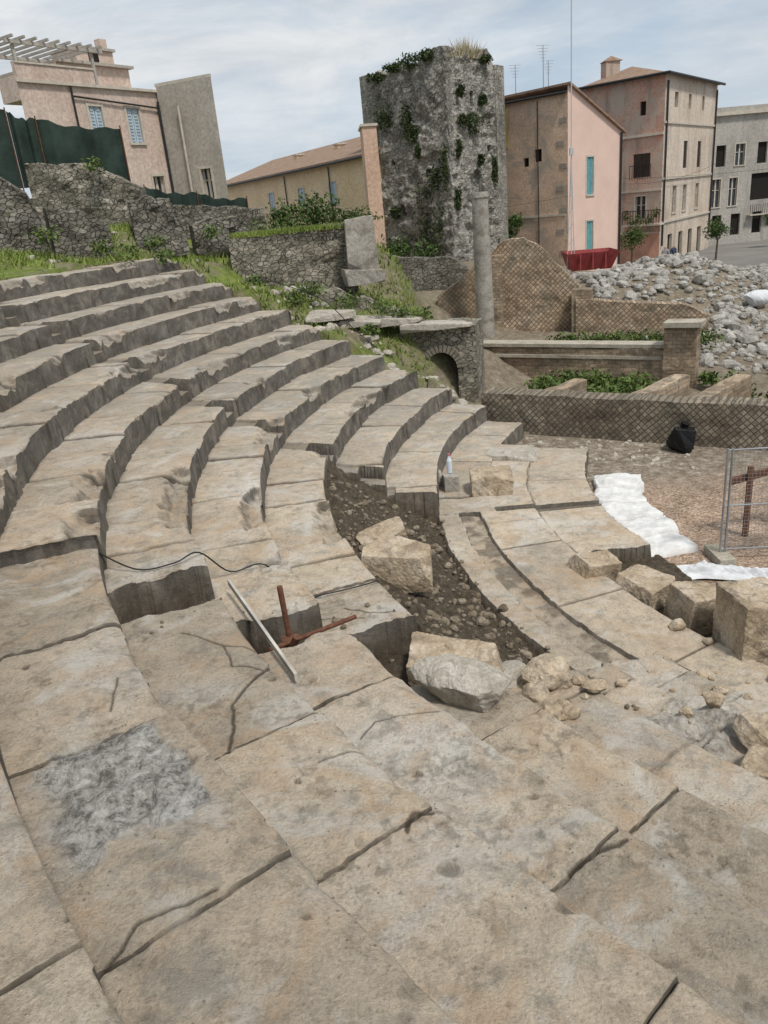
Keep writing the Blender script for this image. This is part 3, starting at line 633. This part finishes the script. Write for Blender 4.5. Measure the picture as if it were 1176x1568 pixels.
# B2
B=empty('yellow_stucco_house');mb=MB()
m2=stone('yellow_stucco',[(.62,.46,.28),(.70,.54,.35),(.72,.57,.40)],.4,8,.15,.01,stainz=((.6,.49,.36),.55,.8))
p0=(-12.4,76);p1=(1.35,49.0);cen=(6,70);u,n,L=outn(p0,p1,cen)
def at(xy):
    best=min((abs((p0[0]+u.x*t*.05)/(p0[1]+u.y*t*.05)-xy),t*.05) for t in range(int(L/.05)));return best[1]
ops=[]
for xy,zb in ((-.098,6.3),(-.062,6.3),(-.024,6.35)):
    a=at(xy);ops.append((a-.5,a+.5,zb-1.3,zb,'shut'))
for xy,zb in ((-.066,3.2),(-.034,3.3)):
    a=at(xy);ops.append((a-.5,a+.5,zb-1.5,zb,'shut'))
facade(mb,p0,p1,0,7.4,ops,cen)
mb.quad(V3(p1,0),V3((7,53),0),V3((7,53),7.4),V3(p1,7.4),0)
e=.5;A=V3(p0,7.4)+n*e-u*.3;Bq=V3(p1,7.4)+n*e+u*.2;C3=Bq-n*6.5+Vector((0,0,2.0));D3=A-n*6.5+Vector((0,0,2.))
mb.add([A,Bq,C3,D3,A+Vector((0,0,.15)),Bq+Vector((0,0,.15)),C3+Vector((0,0,.15)),D3+Vector((0,0,.15))],[(0,1,2,3),(4,5,6,7),(0,1,5,4),(1,2,6,5),(3,0,4,7)],5)
mb.tube(A+n*.05,Bq+n*.05,.07,6)
for t in (.55,.8): mb.tube(V3(p0,1)+u*(L*t)+n*.08,V3(p0,7.3)+u*(L*t)+n*.08,.04,6)
for t in (.35,.6,.9):
    mb.box(V3(p0,8.4)+u*(L*t)-n*3.5,u*.6,-n*.6,Vector((0,0,.6)),0);mb.box(V3(p0,9.0)+u*(L*t-.08)-n*3.4,u*.76,-n*.76,Vector((0,0,.1)),3)
mb.obj('walls',[m2,GL,SHB,FR,DK,ROOF,IRON],B)
mb=MB()
m2b=stone('peach_stucco',[(.50,.34,.25),(.58,.41,.31)],.6,8,.15,.01)
mb.box((.78,44.5,0),(.75,.2,0),(-.1,2.5,0),(0,0,8.55),0);mb.box((.7,44.4,8.55),(.9,.24,0),(-.1,2.8,0),(0,0,.12),1)
mb.obj('chimney_wing',[m2b,FR],B)
# B4
B=empty('pink_gable_house');mb=MB()
m4=stone('ruined_orange_plaster',[(.40,.33,.26),(.60,.43,.31),(.68,.52,.41)],.45,9,.6,.03,stain=(.55,(.36,.31,.25),.5,.62))
m4p=plain('salmon_stucco',(.68,.50,.42),.85,.06,1);m4y=plain('yellow_ochre',(.46,.36,.14),.85,.3,1)
TE=plain('teal_shutter',(.16,.38,.40),.6,.15)
c0=(12.95,50.);l0=(9.1,53.6);r0=(17.25,53.5);cen=(14,60)
facade(mb,l0,c0,-2,9.9,[(3.0,3.5,6.3,7.0,'dark'),(2.2,2.6,6.1,6.6,'hole')],cen,0)
u,n,L=outn(l0,c0,cen)
mb.box(V3(l0,7.3)+n*.01,u*1.2,n*.02,Vector((0,0,2.3)),5)
mb.box(V3(l0,9.8)+n*.0,u*(L),n*.25,Vector((0,0,.1)),6);mb.tube(V3(l0,9.8)+n*.25,V3(c0,9.8)+n*.25,.07,6)
for i in range(13):
    if i%2==0: mb.box(V3(c0,.8+i*.62)-u*(.75 if i%4 else .55),u*.5,n*.03,Vector((0,0,.28)),7)
mb.tube(V3(l0,1)+u*(L*.62)+n*.05,V3(l0,9.6)+u*(L*.62)+n*.05,.03,6)
mb.box(V3(l0,3.1)+n*.0+u*1.2,u*3.9,n*.06,Vector((0,0,.12)),3)
u,n,L=outn(c0,r0,cen);zt0=10.2;zt1=7.7
facade(mb,c0,r0,-2,7.7,[(1.9,2.6,4.15,6.3,'shut'),(1.9,2.6,.7,2.6,'shut')],cen,8)
mb.add([V3(c0,7.7),V3(r0,7.7),V3(c0,zt0)],[(0,1,2)],8)
A=V3(c0,zt0)+n*.2;Bq=V3(r0,zt1)+n*.2+u*.3-Vector((0,0,.15))
mb.add([A,Bq,Bq-n*6,A-n*6,A+Vector((0,0,.12)),Bq+Vector((0,0,.12)),Bq-n*6+Vector((0,0,.12)),A-n*6+Vector((0,0,.12))],[(0,1,2,3),(4,5,6,7),(0,1,5,4),(1,2,6,5),(3,0,4,7)],9)
mb.quad(V3(l0,9.95)+Vector((0,.2,0)),V3(c0,9.95)+Vector((0,.2,0)),V3((16,58),9.95),V3((12,60),9.95),9)
mb.tube(V3(r0,-1)+n*.1-u*.1,V3(r0,7.6)+n*.1-u*.1,.07,6);mb.quad(V3(r0,-2),V3((18,60),-2),V3((18,60),7.6),V3(r0,7.6),8)
for (x,y,hh_) in ((10.6,53.4,2.0),(12.0,52,2.7),(12.35,52.2,1.9)):
    mb.tube((x,y,9.9),(x,y,9.9+hh_),.025,10)
    for t in range(5): mb.tube((x-.4+.06*t,y,9.9+hh_-.16*t),(x+.4-.06*t,y+.2,9.9+hh_-.16*t),.012,10,4)
AL=plain('aluminium',(.4,.4,.41),.4,.1,4,.6)
mb.obj('walls',[m4,GL,TE,FR,DK,m4y,IRON,stone('quoins',[(.25,.22,.18),(.36,.32,.26)],2),m4p,ROOF,AL],B)
# B5
B=empty('weathered_red_house');mb=MB()
m5=stone('peeling_red_plaster',[(.46,.21,.15),(.50,.31,.24),(.49,.40,.32)],.35,7,.4,.02,stain=(.5,(.43,.37,.31),.44,.56),stainz=((.25,.21,.17),.52,.68))
m5b=stone('beige_plaster',[(.46,.37,.29),(.58,.49,.40),(.63,.55,.46)],.3,7,.3,.02,stainz=((.34,.29,.24),.5,.66))
m5c=plain('salmon_base',(.52,.30,.22),.85,.2,1);SHD=plain('brown_shutter',(.06,.045,.035),.7,.2);SHG=plain('gray_shutter',(.32,.34,.34),.7,.15)
c0=(22.4,60.);l0=(17.6,64.5);r0=(30.6,70.5);cen=(24,74)
u,n,L=outn(l0,c0,cen)
facade(mb,l0,c0,-1.5,11.4,[(4.75,5.2,9.0,9.9,'dark'),(4.35,5.65,4.9,6.5,'dark_shut'),(4.6,5.4,2.0,3.6,'win'),(3.2,3.9,-1.4,.5,'dark')],cen,0)
mb.box(V3(l0,7.6),u*L,n*.14,Vector((0,0,.18)),3);mb.box(V3(l0,3.9),u*L,n*.1,Vector((0,0,.14)),3)
mb.box(V3(l0,-1.5),u*L,n*.04,Vector((0,0,2.45)),6);mb.box(V3(l0,.95),u*L,n*.12,Vector((0,0,.12)),3)
o=V3(l0,1.55)+u*4.0;mb.box(o,u*2.9,n*.9,Vector((0,0,.12)),3)
for i in range(15): mb.box(o+u*(.02+i*.2)+n*.86,u*.03,n*.03,Vector((0,0,1.05)),7)
mb.box(o+n*.86+Vector((0,0,1.05)),u*2.9,n*.05,Vector((0,0,.05)),7);mb.box(o+Vector((0,0,1.05)),u*.05,n*.9,Vector((0,0,.05)),7)
o=V3(l0,4.75)+u*4.2
for i in range(9): mb.box(o+u*(i*.2)+n*.25,u*.03,n*.03,Vector((0,0,.95)),7)
mb.box(o+n*.25+Vector((0,0,.95)),u*1.65,n*.05,Vector((0,0,.05)),7)
u,n,L=outn(c0,r0,cen)
ops=[]
for a in (4.9,8.6): ops.append((a,a+.95,5.3,7.2,'dark_shut'))
ops+= [(2.2,3.0,9.4,10.4,'hole'),(5.6,6.3,9.4,10.4,'hole'),(9.2,9.8,9.4,10.4,'hole')]
for a in (2.6,5.2,8.6): ops.append((a,a+.9,2.2,4.1,'win'))
for a in (1.9,4.6,7.2,9.8): ops.append((a,a+1.1,-1.5,.7,'dark'))
facade(mb,c0,r0,-1.5,11.4,ops,cen,5)
for z in (8.3,4.6,1.6): mb.box(V3(c0,z),u*L,n*.1,Vector((0,0,.14)),3)
mb.quad(V3(r0,-1.5),V3((34,78),-1.5),V3((34,78),11.4),V3(r0,11.4),5)
mb.tube(V3(c0,0)+u*.3+n*.1,V3(c0,11)+u*.3+n*.1,.07,7);mb.tube(V3(r0,0)-u*.3+n*.1,V3(r0,11)-u*.3+n*.1,.07,7)
P0=Vector((17.2,64.2,11.4));P1=Vector((22.35,59.3,11.4));P2=Vector((31.2,70.5,11.4));P3=Vector((26,76,11.4))
r_a=Vector((21.8,65.4,12.7));r_b=Vector((26.0,70.4,12.7))
mb.add([P0,P1,P2,P3,r_a,r_b],[(0,1,4),(1,2,5,4),(2,3,5),(3,0,4,5),(0,1,2,3)],8)
for a_,b_ in ((P0,P1),(P1,P2)): mb.tube(a_,b_,.1,7)
mb.box((19.6,64.6,11.6),(1.1,.2,0),(-.1,1,0),(0,0,1.5),0);mb.add([(19.4,64.5,13.1),(20.9,64.7,13.1),(20.7,65.8,13.1),(19.4,65.7,13.1),(20.1,65.1,13.5)],[(0,1,4),(1,2,4),(2,3,4),(3,0,4),(0,1,2,3)],8)
mb.obj('walls',[m5,GL,SHD,FR,DK,m5b,m5c,IRON,ROOF],B)
PL=leafmat('balcony_leaves',(.03,.06,.02),(.12,.16,.05))
u,n,L=outn(l0,c0,cen);cl=[]
for t in (4.2,4.7,5.3,6.0,6.5):
    q=V3(l0,1.9)+u*t+n*.8;cl.append((q.x,q.y,q.z+random.uniform(-.1,.5),.35,.3,.35,120,.08))
leaves('balcony_plants',cl,PL,B)
# B6
B=empty('gray_townhouse');mb=MB()
m6=stone('gray_plaster',[(.32,.30,.265),(.40,.375,.335),(.45,.425,.38)],.3,7,.3,.02,stainz=((.26,.24,.21),.5,.70))
l0=(30.7,72.5);r0=(47,74.5);cen=(38,84);ops=[]
for i,a in enumerate((1.1,2.9,5.0,7.2,9.4,11.8)):
    ops+=[(a,a+.9,5.2,6.9,'win' if i%2 else 'hole'),(a,a+.9,-.6,1.2,'dark')]
for a in (.9,2.5): ops.append((a,a+.8,1.9,4.2,'win'))
ops.append((4.6,6.8,2.2,4.4,'dark'));ops.append((8.4,9.6,2.2,4.4,'win'))
facade(mb,l0,r0,-2,9.2,ops,cen,0);u,n,L=outn(l0,r0,cen)
mb.box(V3(l0,9.2)-n*.3,u*L,n*.6,Vector((0,0,.25)),3)
mb.box(V3(l0,9.45)-n*.2,u*L,n*.25,Vector((0,0,.4)),0)
mb.quad(V3(l0,9.2),V3(r0,9.2),V3((47,90),9.2),V3((30.7,90),9.2),0)
o=V3(l0,.9)+u*4.4
for i in range(20): mb.box(o+u*(i*.2)+n*.5,u*.03,n*.03,Vector((0,0,.95)),5)
mb.box(o,u*4,n*.55,Vector((0,0,.1)),3)
mb.obj('walls',[m6,GL,SHG,FR,DK,IRON],B)
# ---------------- vegetation / scatter ----------------
GR=leafmat('grass_blades',(.10,.15,.03),(.27,.32,.08),1.2)
n=42000;x=RG.uniform(-14,1.5,n);y=RG.uniform(14,25,n)
R=np.hypot(x-C[0],y-C[1]);A=np.degrees(np.arctan2(y-C[1],x-C[0]))%360
ok=((R>17.9)|(A<147))&(fbm(x*.9,y*.9,4,99)>.41)&(R>11.5)
x=x[ok];y=y[ok];z=Hf(x,y)
blades('grass',np.stack([x,y,z-.01],1),RG.uniform(.05,.22,len(x)),GR,None,.5,.018)
n=5000;x=RG.uniform(-3.2,0,n);y=20.7+RG.uniform(.0,1.,n)+.05*x;blades('grass',np.stack([x,y,np.full(n,4.2)],1),RG.uniform(.05,.16,n),GR,None,.4,.015)
WE=leafmat('weed_leaves',(.04,.07,.018),(.15,.20,.055),2)
cl=[]
def wd(x,y,z,r,n=160,s=.05): cl.append((x,y,z,r,r,r*.6,n,s))
for (x,y,z,r) in [(-7.0,18.6,4.7,.35),(-5.9,19.0,4.3,.3),(-5.2,18.6,4.15,.3),(-4.6,19.2,4.0,.25),(-3.8,21.5,4.4,.3),(-.4,19.0,2.6,.35),(.4,18.9,2.4,.3),(1.4,19.2,2.1,.25),(-1.2,19.2,2.9,.3),(-2.6,19.7,3.2,.3),(-6.7,22.4,6.3,.3),(-8.7,17.5,6.2,.4),(-7.9,19,5.2,.3),(-5.0,20.4,4.3,.3),(-3,24,4.3,.6),(-2.2,24.5,4.2,.5),(-1.6,19.0,2.8,.3),(.9,19.0,2.2,.25),(0.1,18.0,2.0,.2)]: wd(x,y,z,r)
for i in range(40):
    x=random.uniform(4.0,6.4);y=random.uniform(17.0,19.6)-(x-4)*.5;wd(x,y,random.uniform(-.1,.25),random.uniform(.25,.5),260,.06)
for i in range(20): wd(random.uniform(8,14),random.uniform(15,20),.05,random.uniform(.25,.5),220,.06)
for i in range(16): wd(5.6+i*.24,22.6-i*.13,.55,random.uniform(.2,.4),160,.05)
leaves('weeds',cl,WE)
TR=leafmat('tree_leaves',(.025,.05,.015),(.10,.15,.04),1.5)
leaves('bush',[(-1.6,33,4.6,1.0,.8,.7,1100,.08),(-2.8,32,4.5,.7,.6,.6,700,.08),(-.2,35,4.2,1.,.6,.5,700,.08)],TR)
leaves('bush',[(2.0,44,2.2,1.0,.6,.9,700,.1),(3.4,43.5,2.0,.8,.5,.7,500,.1)],TR)
leaves('hanging_bush',[(9.6,49.8,3.0,.6,.5,.5,500,.09),(9.3,50,2.3,.5,.5,.5,400,.09)],TR)
BARK=plain('bark',(.1,.08,.06))
for (x,y) in ((19.3,57),(26.5,59.5),(34,66)):
    T2=empty('orange_tree');mb=MB();mb.tube((x,y,-1.35),(x+.05,y,.1),.09,0,8,.06);mb.tube((x+.05,y,.1),(x-.4,y+.1,.8),.05,0,6,.02);mb.tube((x+.05,y,.1),(x+.45,y-.1,.8),.05,0,6,.02);mb.tube((x+.05,y,.1),(x+.05,y+.3,1.),.05,0,6,.02);mb.obj('trunk',[BARK],T2)
    leaves('crown',[(x+random.uniform(-.5,.5),y+random.uniform(-.4,.4),.9+random.uniform(-.3,.5),.6,.6,.5,160,.08) for i in range(7)],TR,T2)
it=[]
for i in range(3800):
    x=random.uniform(8.,18.5);y=random.uniform(20 if x<10 else 16,33)
    s=random.choice((.1,.12,.15,.2,.25,.35,.5))*random.uniform(.7,1.2);it.append((x,y,float(Hf(x,y))+s*.15,s))
rocks('rubble_pile',it,RBM,None,2,False,.10)
it=[]
for i in range(200):
    q=pol(random.uniform(1,10),146-random.uniform(0,6));it.append((q[0],q[1],float(Hf(q[0],q[1]))+.0,random.choice((.06,.1,.15,.3))))
for i in range(160):
    x=random.uniform(-12,-2.5);y=random.uniform(16.5,22);it.append((x,y,float(Hf(x,y))+.0,random.choice((.06,.1,.2))))
for i in range(120):
    x=random.uniform(2.6,5.5);y=random.uniform(13.6,15.2)-(x-2.6)*.5;it.append((x,y,.0,random.choice((.03,.05,.08,.12))))
rocks('fallen_stones',it,STG)
it=[]
def cz(k,az):
    return float(cavea(np.array([[R1+(k-1)*w]]),np.array([[float(az)]]))[2][0,0])
big=[]
for i in range(900):
    k=random.uniform(2.0,3.95);az=random.uniform(179,208);q=pol(k,az);s=random.choice((.015,.02,.03,.04,.06,.10))*random.uniform(.7,1.4);it.append((q[0],q[1],cz(k,az)+s*.15,s))
for i in range(110):
    k=random.uniform(2.4,4.4);az=random.uniform(205,212);q=pol(k,az);s=random.choice((.03,.05,.08,.13,.2))*random.uniform(.7,1.3);(big if s>.06 else it).append((q[0],q[1],cz(k,az)+s*.2,s))
for i in range(70):
    k=random.uniform(.0,2.6);az=random.uniform(205,220);q=pol(k,az);s=random.choice((.02,.03,.05,.1,.16))*random.uniform(.7,1.3);big.append((q[0],q[1],cz(k,az)+s*.2,s))
for i in range(40):
    k=random.uniform(4.1,6.9);az=random.uniform(201.5,205.0);q=pol(k,az);s=random.choice((.02,.03,.06));it.append((q[0],q[1],cz(k,az)+s*.2,s))
rocks('loose_rubble',it,PEB);rocks('broken_stones',big,ST,None,3)
def bl(k,az,dims,rz,seed,mat=ST,boxy=True,dz=0,tilt=(0,0),chips=7,rough=.035):
    q=pol(k,az);boulder('boulder',(q[0],q[1],cz(k,az)+dims[2]*.42+dz),dims,rz,seed,mat,boxy,chips,rough,tilt)
bl(3.35,191.5,(.55,.4,.35),.3,101,tilt=(.1,-.2));bl(3.5,196.5,(.72,.5,.42),-.2,102,tilt=(.05,.1))
bl(4.0,207.0,(.75,.45,.26),-.3,103,tilt=(.1,.05));bl(4.45,210.0,(.85,.42,.30),-.7,124,STG,False,0,(.1,.1),5,.07)
bl(3.3,209.6,(.42,.3,.25),.5,105,ST,False,0,(.3,.2));bl(3.5,208.2,(.5,.35,.2),.1,106,STG,False)
bl(2.9,208.8,(.35,.25,.2),.1,107,STG,False);bl(3.0,206.5,(.3,.2,.15),.1,108,ST,False)
bl(1.9,213.6,(.75,.5,.2),-.5,125,STG,False,0,(.05,.1),6,.08);bl(2.15,217.2,(.5,.4,.3),.4,126,ST,False);bl(2.6,218.2,(.35,.3,.2),.9,127,ST,True)
def bo(x,y,z,dims,rz,seed,mat=ST,boxy=True,tilt=(0,0),rough=.035,name='boulder'): boulder(name,(x,y,z+dims[2]*.45),dims,rz,seed,mat,boxy,7,rough,tilt)
bo(2.45,8.35,.0,(.48,.42,.5),.3,111,tilt=(.1,.15));bo(2.95,7.85,.0,(.62,.5,.42),.5,112);bo(3.25,7.2,0,(.45,.45,.55),.2,113)
bo(3.55,6.5,.05,(.62,.6,.82),.15,114,name='stone_block');bo(3.6,5.75,.0,(.55,.45,.5),.2,115,boxy=False);bo(4.1,6.9,.0,(.7,.5,.4),.9,116)
bo(1.72,11.35,.27,(.62,.5,.38),-.1,117,name='stone_block');bo(1.1,11.6,.1,(.22,.4,.5),.05,118,cm,name='stone_block')
bo(2.35,13.0,.15,(.9,.5,.25),-.3,119,STG,name='stone_block');bo(.75,11.9,.3,(.5,.4,.25),.1,120,cm,name='stone_block')
WH=plain('white_plaster_cover',(.62,.61,.59),.6,.2,6,0,.6)
Rg,Ag=np.meshgrid(np.linspace(6.2,6.95,50),np.linspace(164.5,191,190),indexing='ij')
bi=np.floor((Ag-164.5)/5.3)
rn=Rg+.12*(fbm(Ag*.5,Ag*0,3,5)-.5)+.10*(hsh(bi,bi,3)-.5);ar=np.radians(Ag);X=C[0]+rn*np.cos(ar);Y=C[1]+rn*np.sin(ar)
bj=np.abs(((Ag-164.5)/5.3+.5)%1-.5)*5.3*.115
Z=.10+.10*(hsh(bi,bi,4)-.5)+.12*(fbm(X*4,Y*4,5,8)-.5)-.08*(1-sst(.01,.035,bj));Z[0]=-.1;Z[-1]=-.1;Z[:,0]=-.1;Z[:,-1]=-.1
fastmesh('white_covered_slabs',np.stack([X,Y,Z],-1).reshape(-1,3),gridfaces(*X.shape),WH,smooth=True)
TP=plain('white_plastic_sheet',(.58,.59,.60),.4,.15,5,0,.5)
ss,tt=np.meshgrid(np.linspace(0,2.8,160),np.linspace(0,.45,40),indexing='ij')
X=3.35+ss*.97+tt*.2;Y=8.75-ss*.22-tt+.1*np.sin(ss*3)+.08*(fbm(ss*3,tt*2,3,9)-.5);Z=.03+.30*np.abs(fbm(ss*3+tt*2,tt*7,4,7)-.5)*2*np.sin(np.pi*np.clip(tt/.45,0,1));Z[0]=0;Z[-1]=0
fastmesh('plastic_sheet',np.stack([X,Y,Z],-1).reshape(-1,3),gridfaces(*X.shape),TP,smooth=True)
BK=plain('black_plastic',(.012,.012,.013),.25,.1,5,0,.8)
boulder('rubbish_bag',(5.5,13.25,.24),(.62,.5,.58),.3,77,BK,False,8,.07,smooth=True)
mb=MB();mb.tube((5.5,13.25,.42),(5.54,13.22,.53),.05,0,9,.08);mb.obj('bag_knot',[BK],bpy.data.objects['rubbish_bag'])
boulder('white_tarp_bundle',(13.1,26,float(Hf(13.1,26))+.3),(1.0,.6,.5),.2,78,TP,False,5,.06,smooth=True)
B=empty('water_bottle');mb=MB();x,y,z=1.1,11.55,.60
for a,b_,r,r2 in ((0,.2,.042,.042),(.2,.26,.042,.018),(.26,.29,.016,.016)): mb.tube((x,y,z+a),(x,y,z+b_),r,0,14,r2)
mb.tube((x,y,z+.07),(x,y,z+.14),.0435,1,14);mb.tube((x,y,z+.285),(x,y,z+.315),.02,2,12)
mb.obj('body',[plain('bottle_plastic',(.55,.62,.66),.1,.05),plain('label',(.5,.55,.65)),plain('cap',(.55,.12,.2))],B)
RU=plain('rusty_steel',(.14,.065,.04),.8,.4,25,.2,.4)
mb=MB();mb.tube((-.80,5.15,1.25),(-.83,5.16,2.05),.022,0,12);mb.tube((-.98,5.0,1.60),(-.30,5.33,1.64),.019,0,12);mb.box((-.86,5.07,1.55),(.09,.02,0),(-.02,.09,0),(0,0,.08),0);mb.tube((-.82,5.1,1.5),(-.74,5.04,1.68),.03,0,10)
mb.obj('rusty_scaffold_pole',[RU])
mb=MB();mb.box((-1.37,5.86,1.76),(.66,-1.41,-.08),(.02,.01,0),(0,0,.055),0);mb.obj('white_board',[plain('white_board_paint',(.44,.41,.36),.8,.3)])
mb=MB();HS=plain('black_rubber',(.02,.02,.02),.5,.1)
def catmull(P,n=6):
    P=[P[0]]+P+[P[-1]];o=[]
    for i in range(1,len(P)-2):
        for t in range(n):
            t=t/n;a,b,c,d=P[i-1:i+3];o.append(.5*((2*b)+(c-a)*t+(2*a-5*b+4*c-d)*t*t+(3*b-a-3*c+d)*t**3))
    return o+[P[-2]]
pts=[]
for k,az,dz in ((7.15,198.6,.05),(6.7,199.9,.03),(6.3,200.2,.03),(6.02,199.8,.03),(5.7,199.0,.03),(5.3,199.0,.03),(5.0,199.6,.03),(4.7,200.0,.03),(4.3,200.1,.03),(4.02,200.,.03)):
    q=pol(k,az);pts.append(Vector((q[0],q[1],cz(k,az)+dz)))
mb.path(catmull(pts),.007,0);mb.obj('cable_hose',[HS])
mb=MB();pts=[(-3.5,20.4,4.3),(-2.9,20.,3.6),(-2.2,19.5,3.2),(-1.0,18.6,2.75),(-.3,17.9,2.1),(.2,17.2,1.7)];mb.path(catmull([Vector(p) for p in pts]),.01);mb.obj('cable_hose',[HS])
GA=plain('galvanised_steel',(.36,.37,.38),.45,.15,6,.7)
B=empty('wire_fence_panel');mb=MB();a=Vector((4.25,8.85,0));d=Vector((1.0,-.12,0)).normalized();Lf=2.6
for t in (0,.06,Lf): mb.tube(a+d*t,a+d*t+Vector((0,0,1.5)),.014,0,10)
for z in (.15,.75,1.48): mb.tube(a+Vector((0,0,z)),a+d*Lf+Vector((0,0,z)),.010,0,8)
for i in range(int(Lf/.045)): mb.tube(a+d*(i*.045)+Vector((0,0,.12)),a+d*(i*.045)+Vector((0,0,1.5)),.002,0,4)
for i in range(28): mb.tube(a+Vector((0,0,.15+i*.048)),a+d*Lf+Vector((0,0,.15+i*.048)),.002,0,4)
mb.obj('mesh',[GA],B)
mb=MB();mb.box((4.15,8.6,0),(.2,0,0),(0,.5,0),(0,0,.11));mb.obj('foot',[CAP],B)
mb=MB();mb.box((4.65,9.5,.75),(1.6,.1,.25),(0,.06,0),(0,0,.09),0);mb.box((4.85,9.45,0),(.06,0,0),(0,.06,0),(0,0,1.0),0);mb.box((5.6,9.5,0),(.06,0,0),(0,.06,0),(0,0,1.1),0);mb.obj('rusty_iron_frame',[RU])
GS=plain('green_shade_net',(.028,.045,.036),.85,.4,2,0,.5)
def screen(pts):
    mb=MB()
    for i,(p,q) in enumerate(zip(pts[:-1],pts[1:])):
        N_=12
        for j in range(N_):
            def S(t,top):
                x=p[0]+(q[0]-p[0])*t;y=p[1]+(q[1]-p[1])*t;zz=(p[3]+(q[3]-p[3])*t) if top else (p[2]+(q[2]-p[2])*t)
                sag=-.12*math.sin(pi*t)-.04*math.sin(t*19+i) if top else 0;return (x,y+.08*math.sin(t*13+i),zz+sag)
            mb.quad(S(j/N_,0),S((j+1)/N_,0),S((j+1)/N_,1),S(j/N_,1),0)
        mb.tube((p[0],p[1],p[2]-.2),(p[0],p[1],p[3]+.05),.02,1,6)
    p=pts[-1];mb.tube((p[0],p[1],p[2]-.2),(p[0],p[1],p[3]+.05),.02,1,6)
    return mb.obj('green_screen_fence',[GS,RU])
screen([(-12,23.5,6,8.4),(-9.3,24,6.0,8.0),(-8.6,24.2,6.0,7.75),(-6.4,24.5,5.9,7.35)])
screen([(-6.9,28,4.6,5.95),(-5.2,28,4.5,5.6),(-3.6,28.2,4.2,5.3)])
B=empty('red_skip_container');mb=MB()
mb.add([(10.0,37.9,.95),(11.8,37.6,.95),(12.0,39.3,.95),(10.2,39.6,.95),(9.75,37.7,1.75),(12.1,37.3,1.75),(12.3,39.6,1.75),(10.0,40.,1.75)],[(0,1,2,3),(0,1,5,4),(1,2,6,5),(2,3,7,6),(3,0,4,7)],0)
for t in (.2,.5,.8): mb.box((9.9+1.9*t,37.6-.3*t,1.0),(.07,0,0),(0,.1,0),(0,0,.7),0)
mb.obj('body',[plain('red_paint',(.26,.05,.05),.7,.3)],B)
screen([(10.7,36,-.3,.75),(12.2,35.7,-.5,1.0)])
mb=MB();mb.tube((10.0,38,.6),(10.0,38,14.5),.025,0,8);mb.tube((10.2,38.1,.6),(10.0,38,6),.02,0,6);mb.tube((9.8,38.1,.6),(10.0,38,6),.02,0,6);mb.box((9.92,37.9,6.0),(.16,0,0),(0,.16,0),(0,0,.3),0)
for i in range(7): mb.tube((9.8+.028*i,38.1,.7+i*.7),(10.2-.028*i,38.1,1.+i*.7),.014,0,4)
mb.obj('light_mast',[plain('white_mast',(.45,.47,.48),.5,.05)])
mb=MB()
def wire(p,q,sag):
    p=Vector(p);q=Vector(q);L_=[p.lerp(q,t/14)-Vector((0,0,sag*4*(t/14)*(1-t/14))) for t in range(15)];mb.path(L_,.012,0,4)
wire((17.2,53.4,4.6),(31,70,5.6),.5);wire((12.95,49.9,4.2),(-4.2,44,5.0),.6);wire((17.2,53.4,4.9),(40,60,5.2),.4)
mb.obj('overhead_cables',[IRON])
def person(x,y,z,cs,cp,rz):
    B=empty('person')
    J=[(0,0,.92),(0,0,1.15),(0,0,1.38),(0,0,1.5),(0,.01,1.62),(-.18,0,1.38),(-.24,.02,1.12),(-.22,-.1,.9),(.18,0,1.38),(.24,.02,1.12),(.24,-.05,.87),(-.09,0,.88),(-.11,-.06,.48),(-.12,.08,.06),(-.12,-.06,.03),(.09,0,.88),(.11,-.02,.48),(.12,-.14,.06),(.12,-.27,.03)]
    E=[(0,1),(1,2),(2,3),(3,4),(2,5),(5,6),(6,7),(2,8),(8,9),(9,10),(0,11),(11,12),(12,13),(13,14),(0,15),(15,16),(16,17),(17,18)]
    Rr=[.13,.13,.14,.055,.1,.07,.05,.035,.07,.05,.035,.09,.065,.045,.04,.09,.065,.045,.04]
    me=bpy.data.meshes.new('body');me.from_pydata(J,E,[]);o=bpy.data.objects.new('body',me);COL.objects.link(o);o.parent=B
    o.modifiers.new('s','SKIN')
    for v,r in zip(me.skin_vertices[0].data,Rr): v.radius=(r,r*.8)
    me.skin_vertices[0].data[0].use_root=True
    o.modifiers.new('b','SUBSURF').levels=1;o.modifiers['b'].render_levels=1
    m,nt,b=newmat('clothes');zc=nd(nt,'ShaderNodeSeparateXYZ',{0:nd(nt,'ShaderNodeTexCoord').outputs['Object']}).outputs[2]
    c=mix(nt,mth(nt,'GREATER_THAN',zc,.93),cp,cs);c=mix(nt,mth(nt,'GREATER_THAN',zc,1.47),c,(.4,.24,.17));c=mix(nt,mth(nt,'GREATER_THAN',zc,1.66),c,(.03,.02,.015));nt.links.new(c,b.inputs[0])
    me.materials.append(m);B.location=(x,y,z);B.rotation_euler=(0,0,rz)
person(22.0,56.2,-1.32,(.05,.06,.1),(.03,.03,.05),.3);person(21.2,55.6,-1.32,(.3,.3,.32),(.04,.05,.09),-.6)
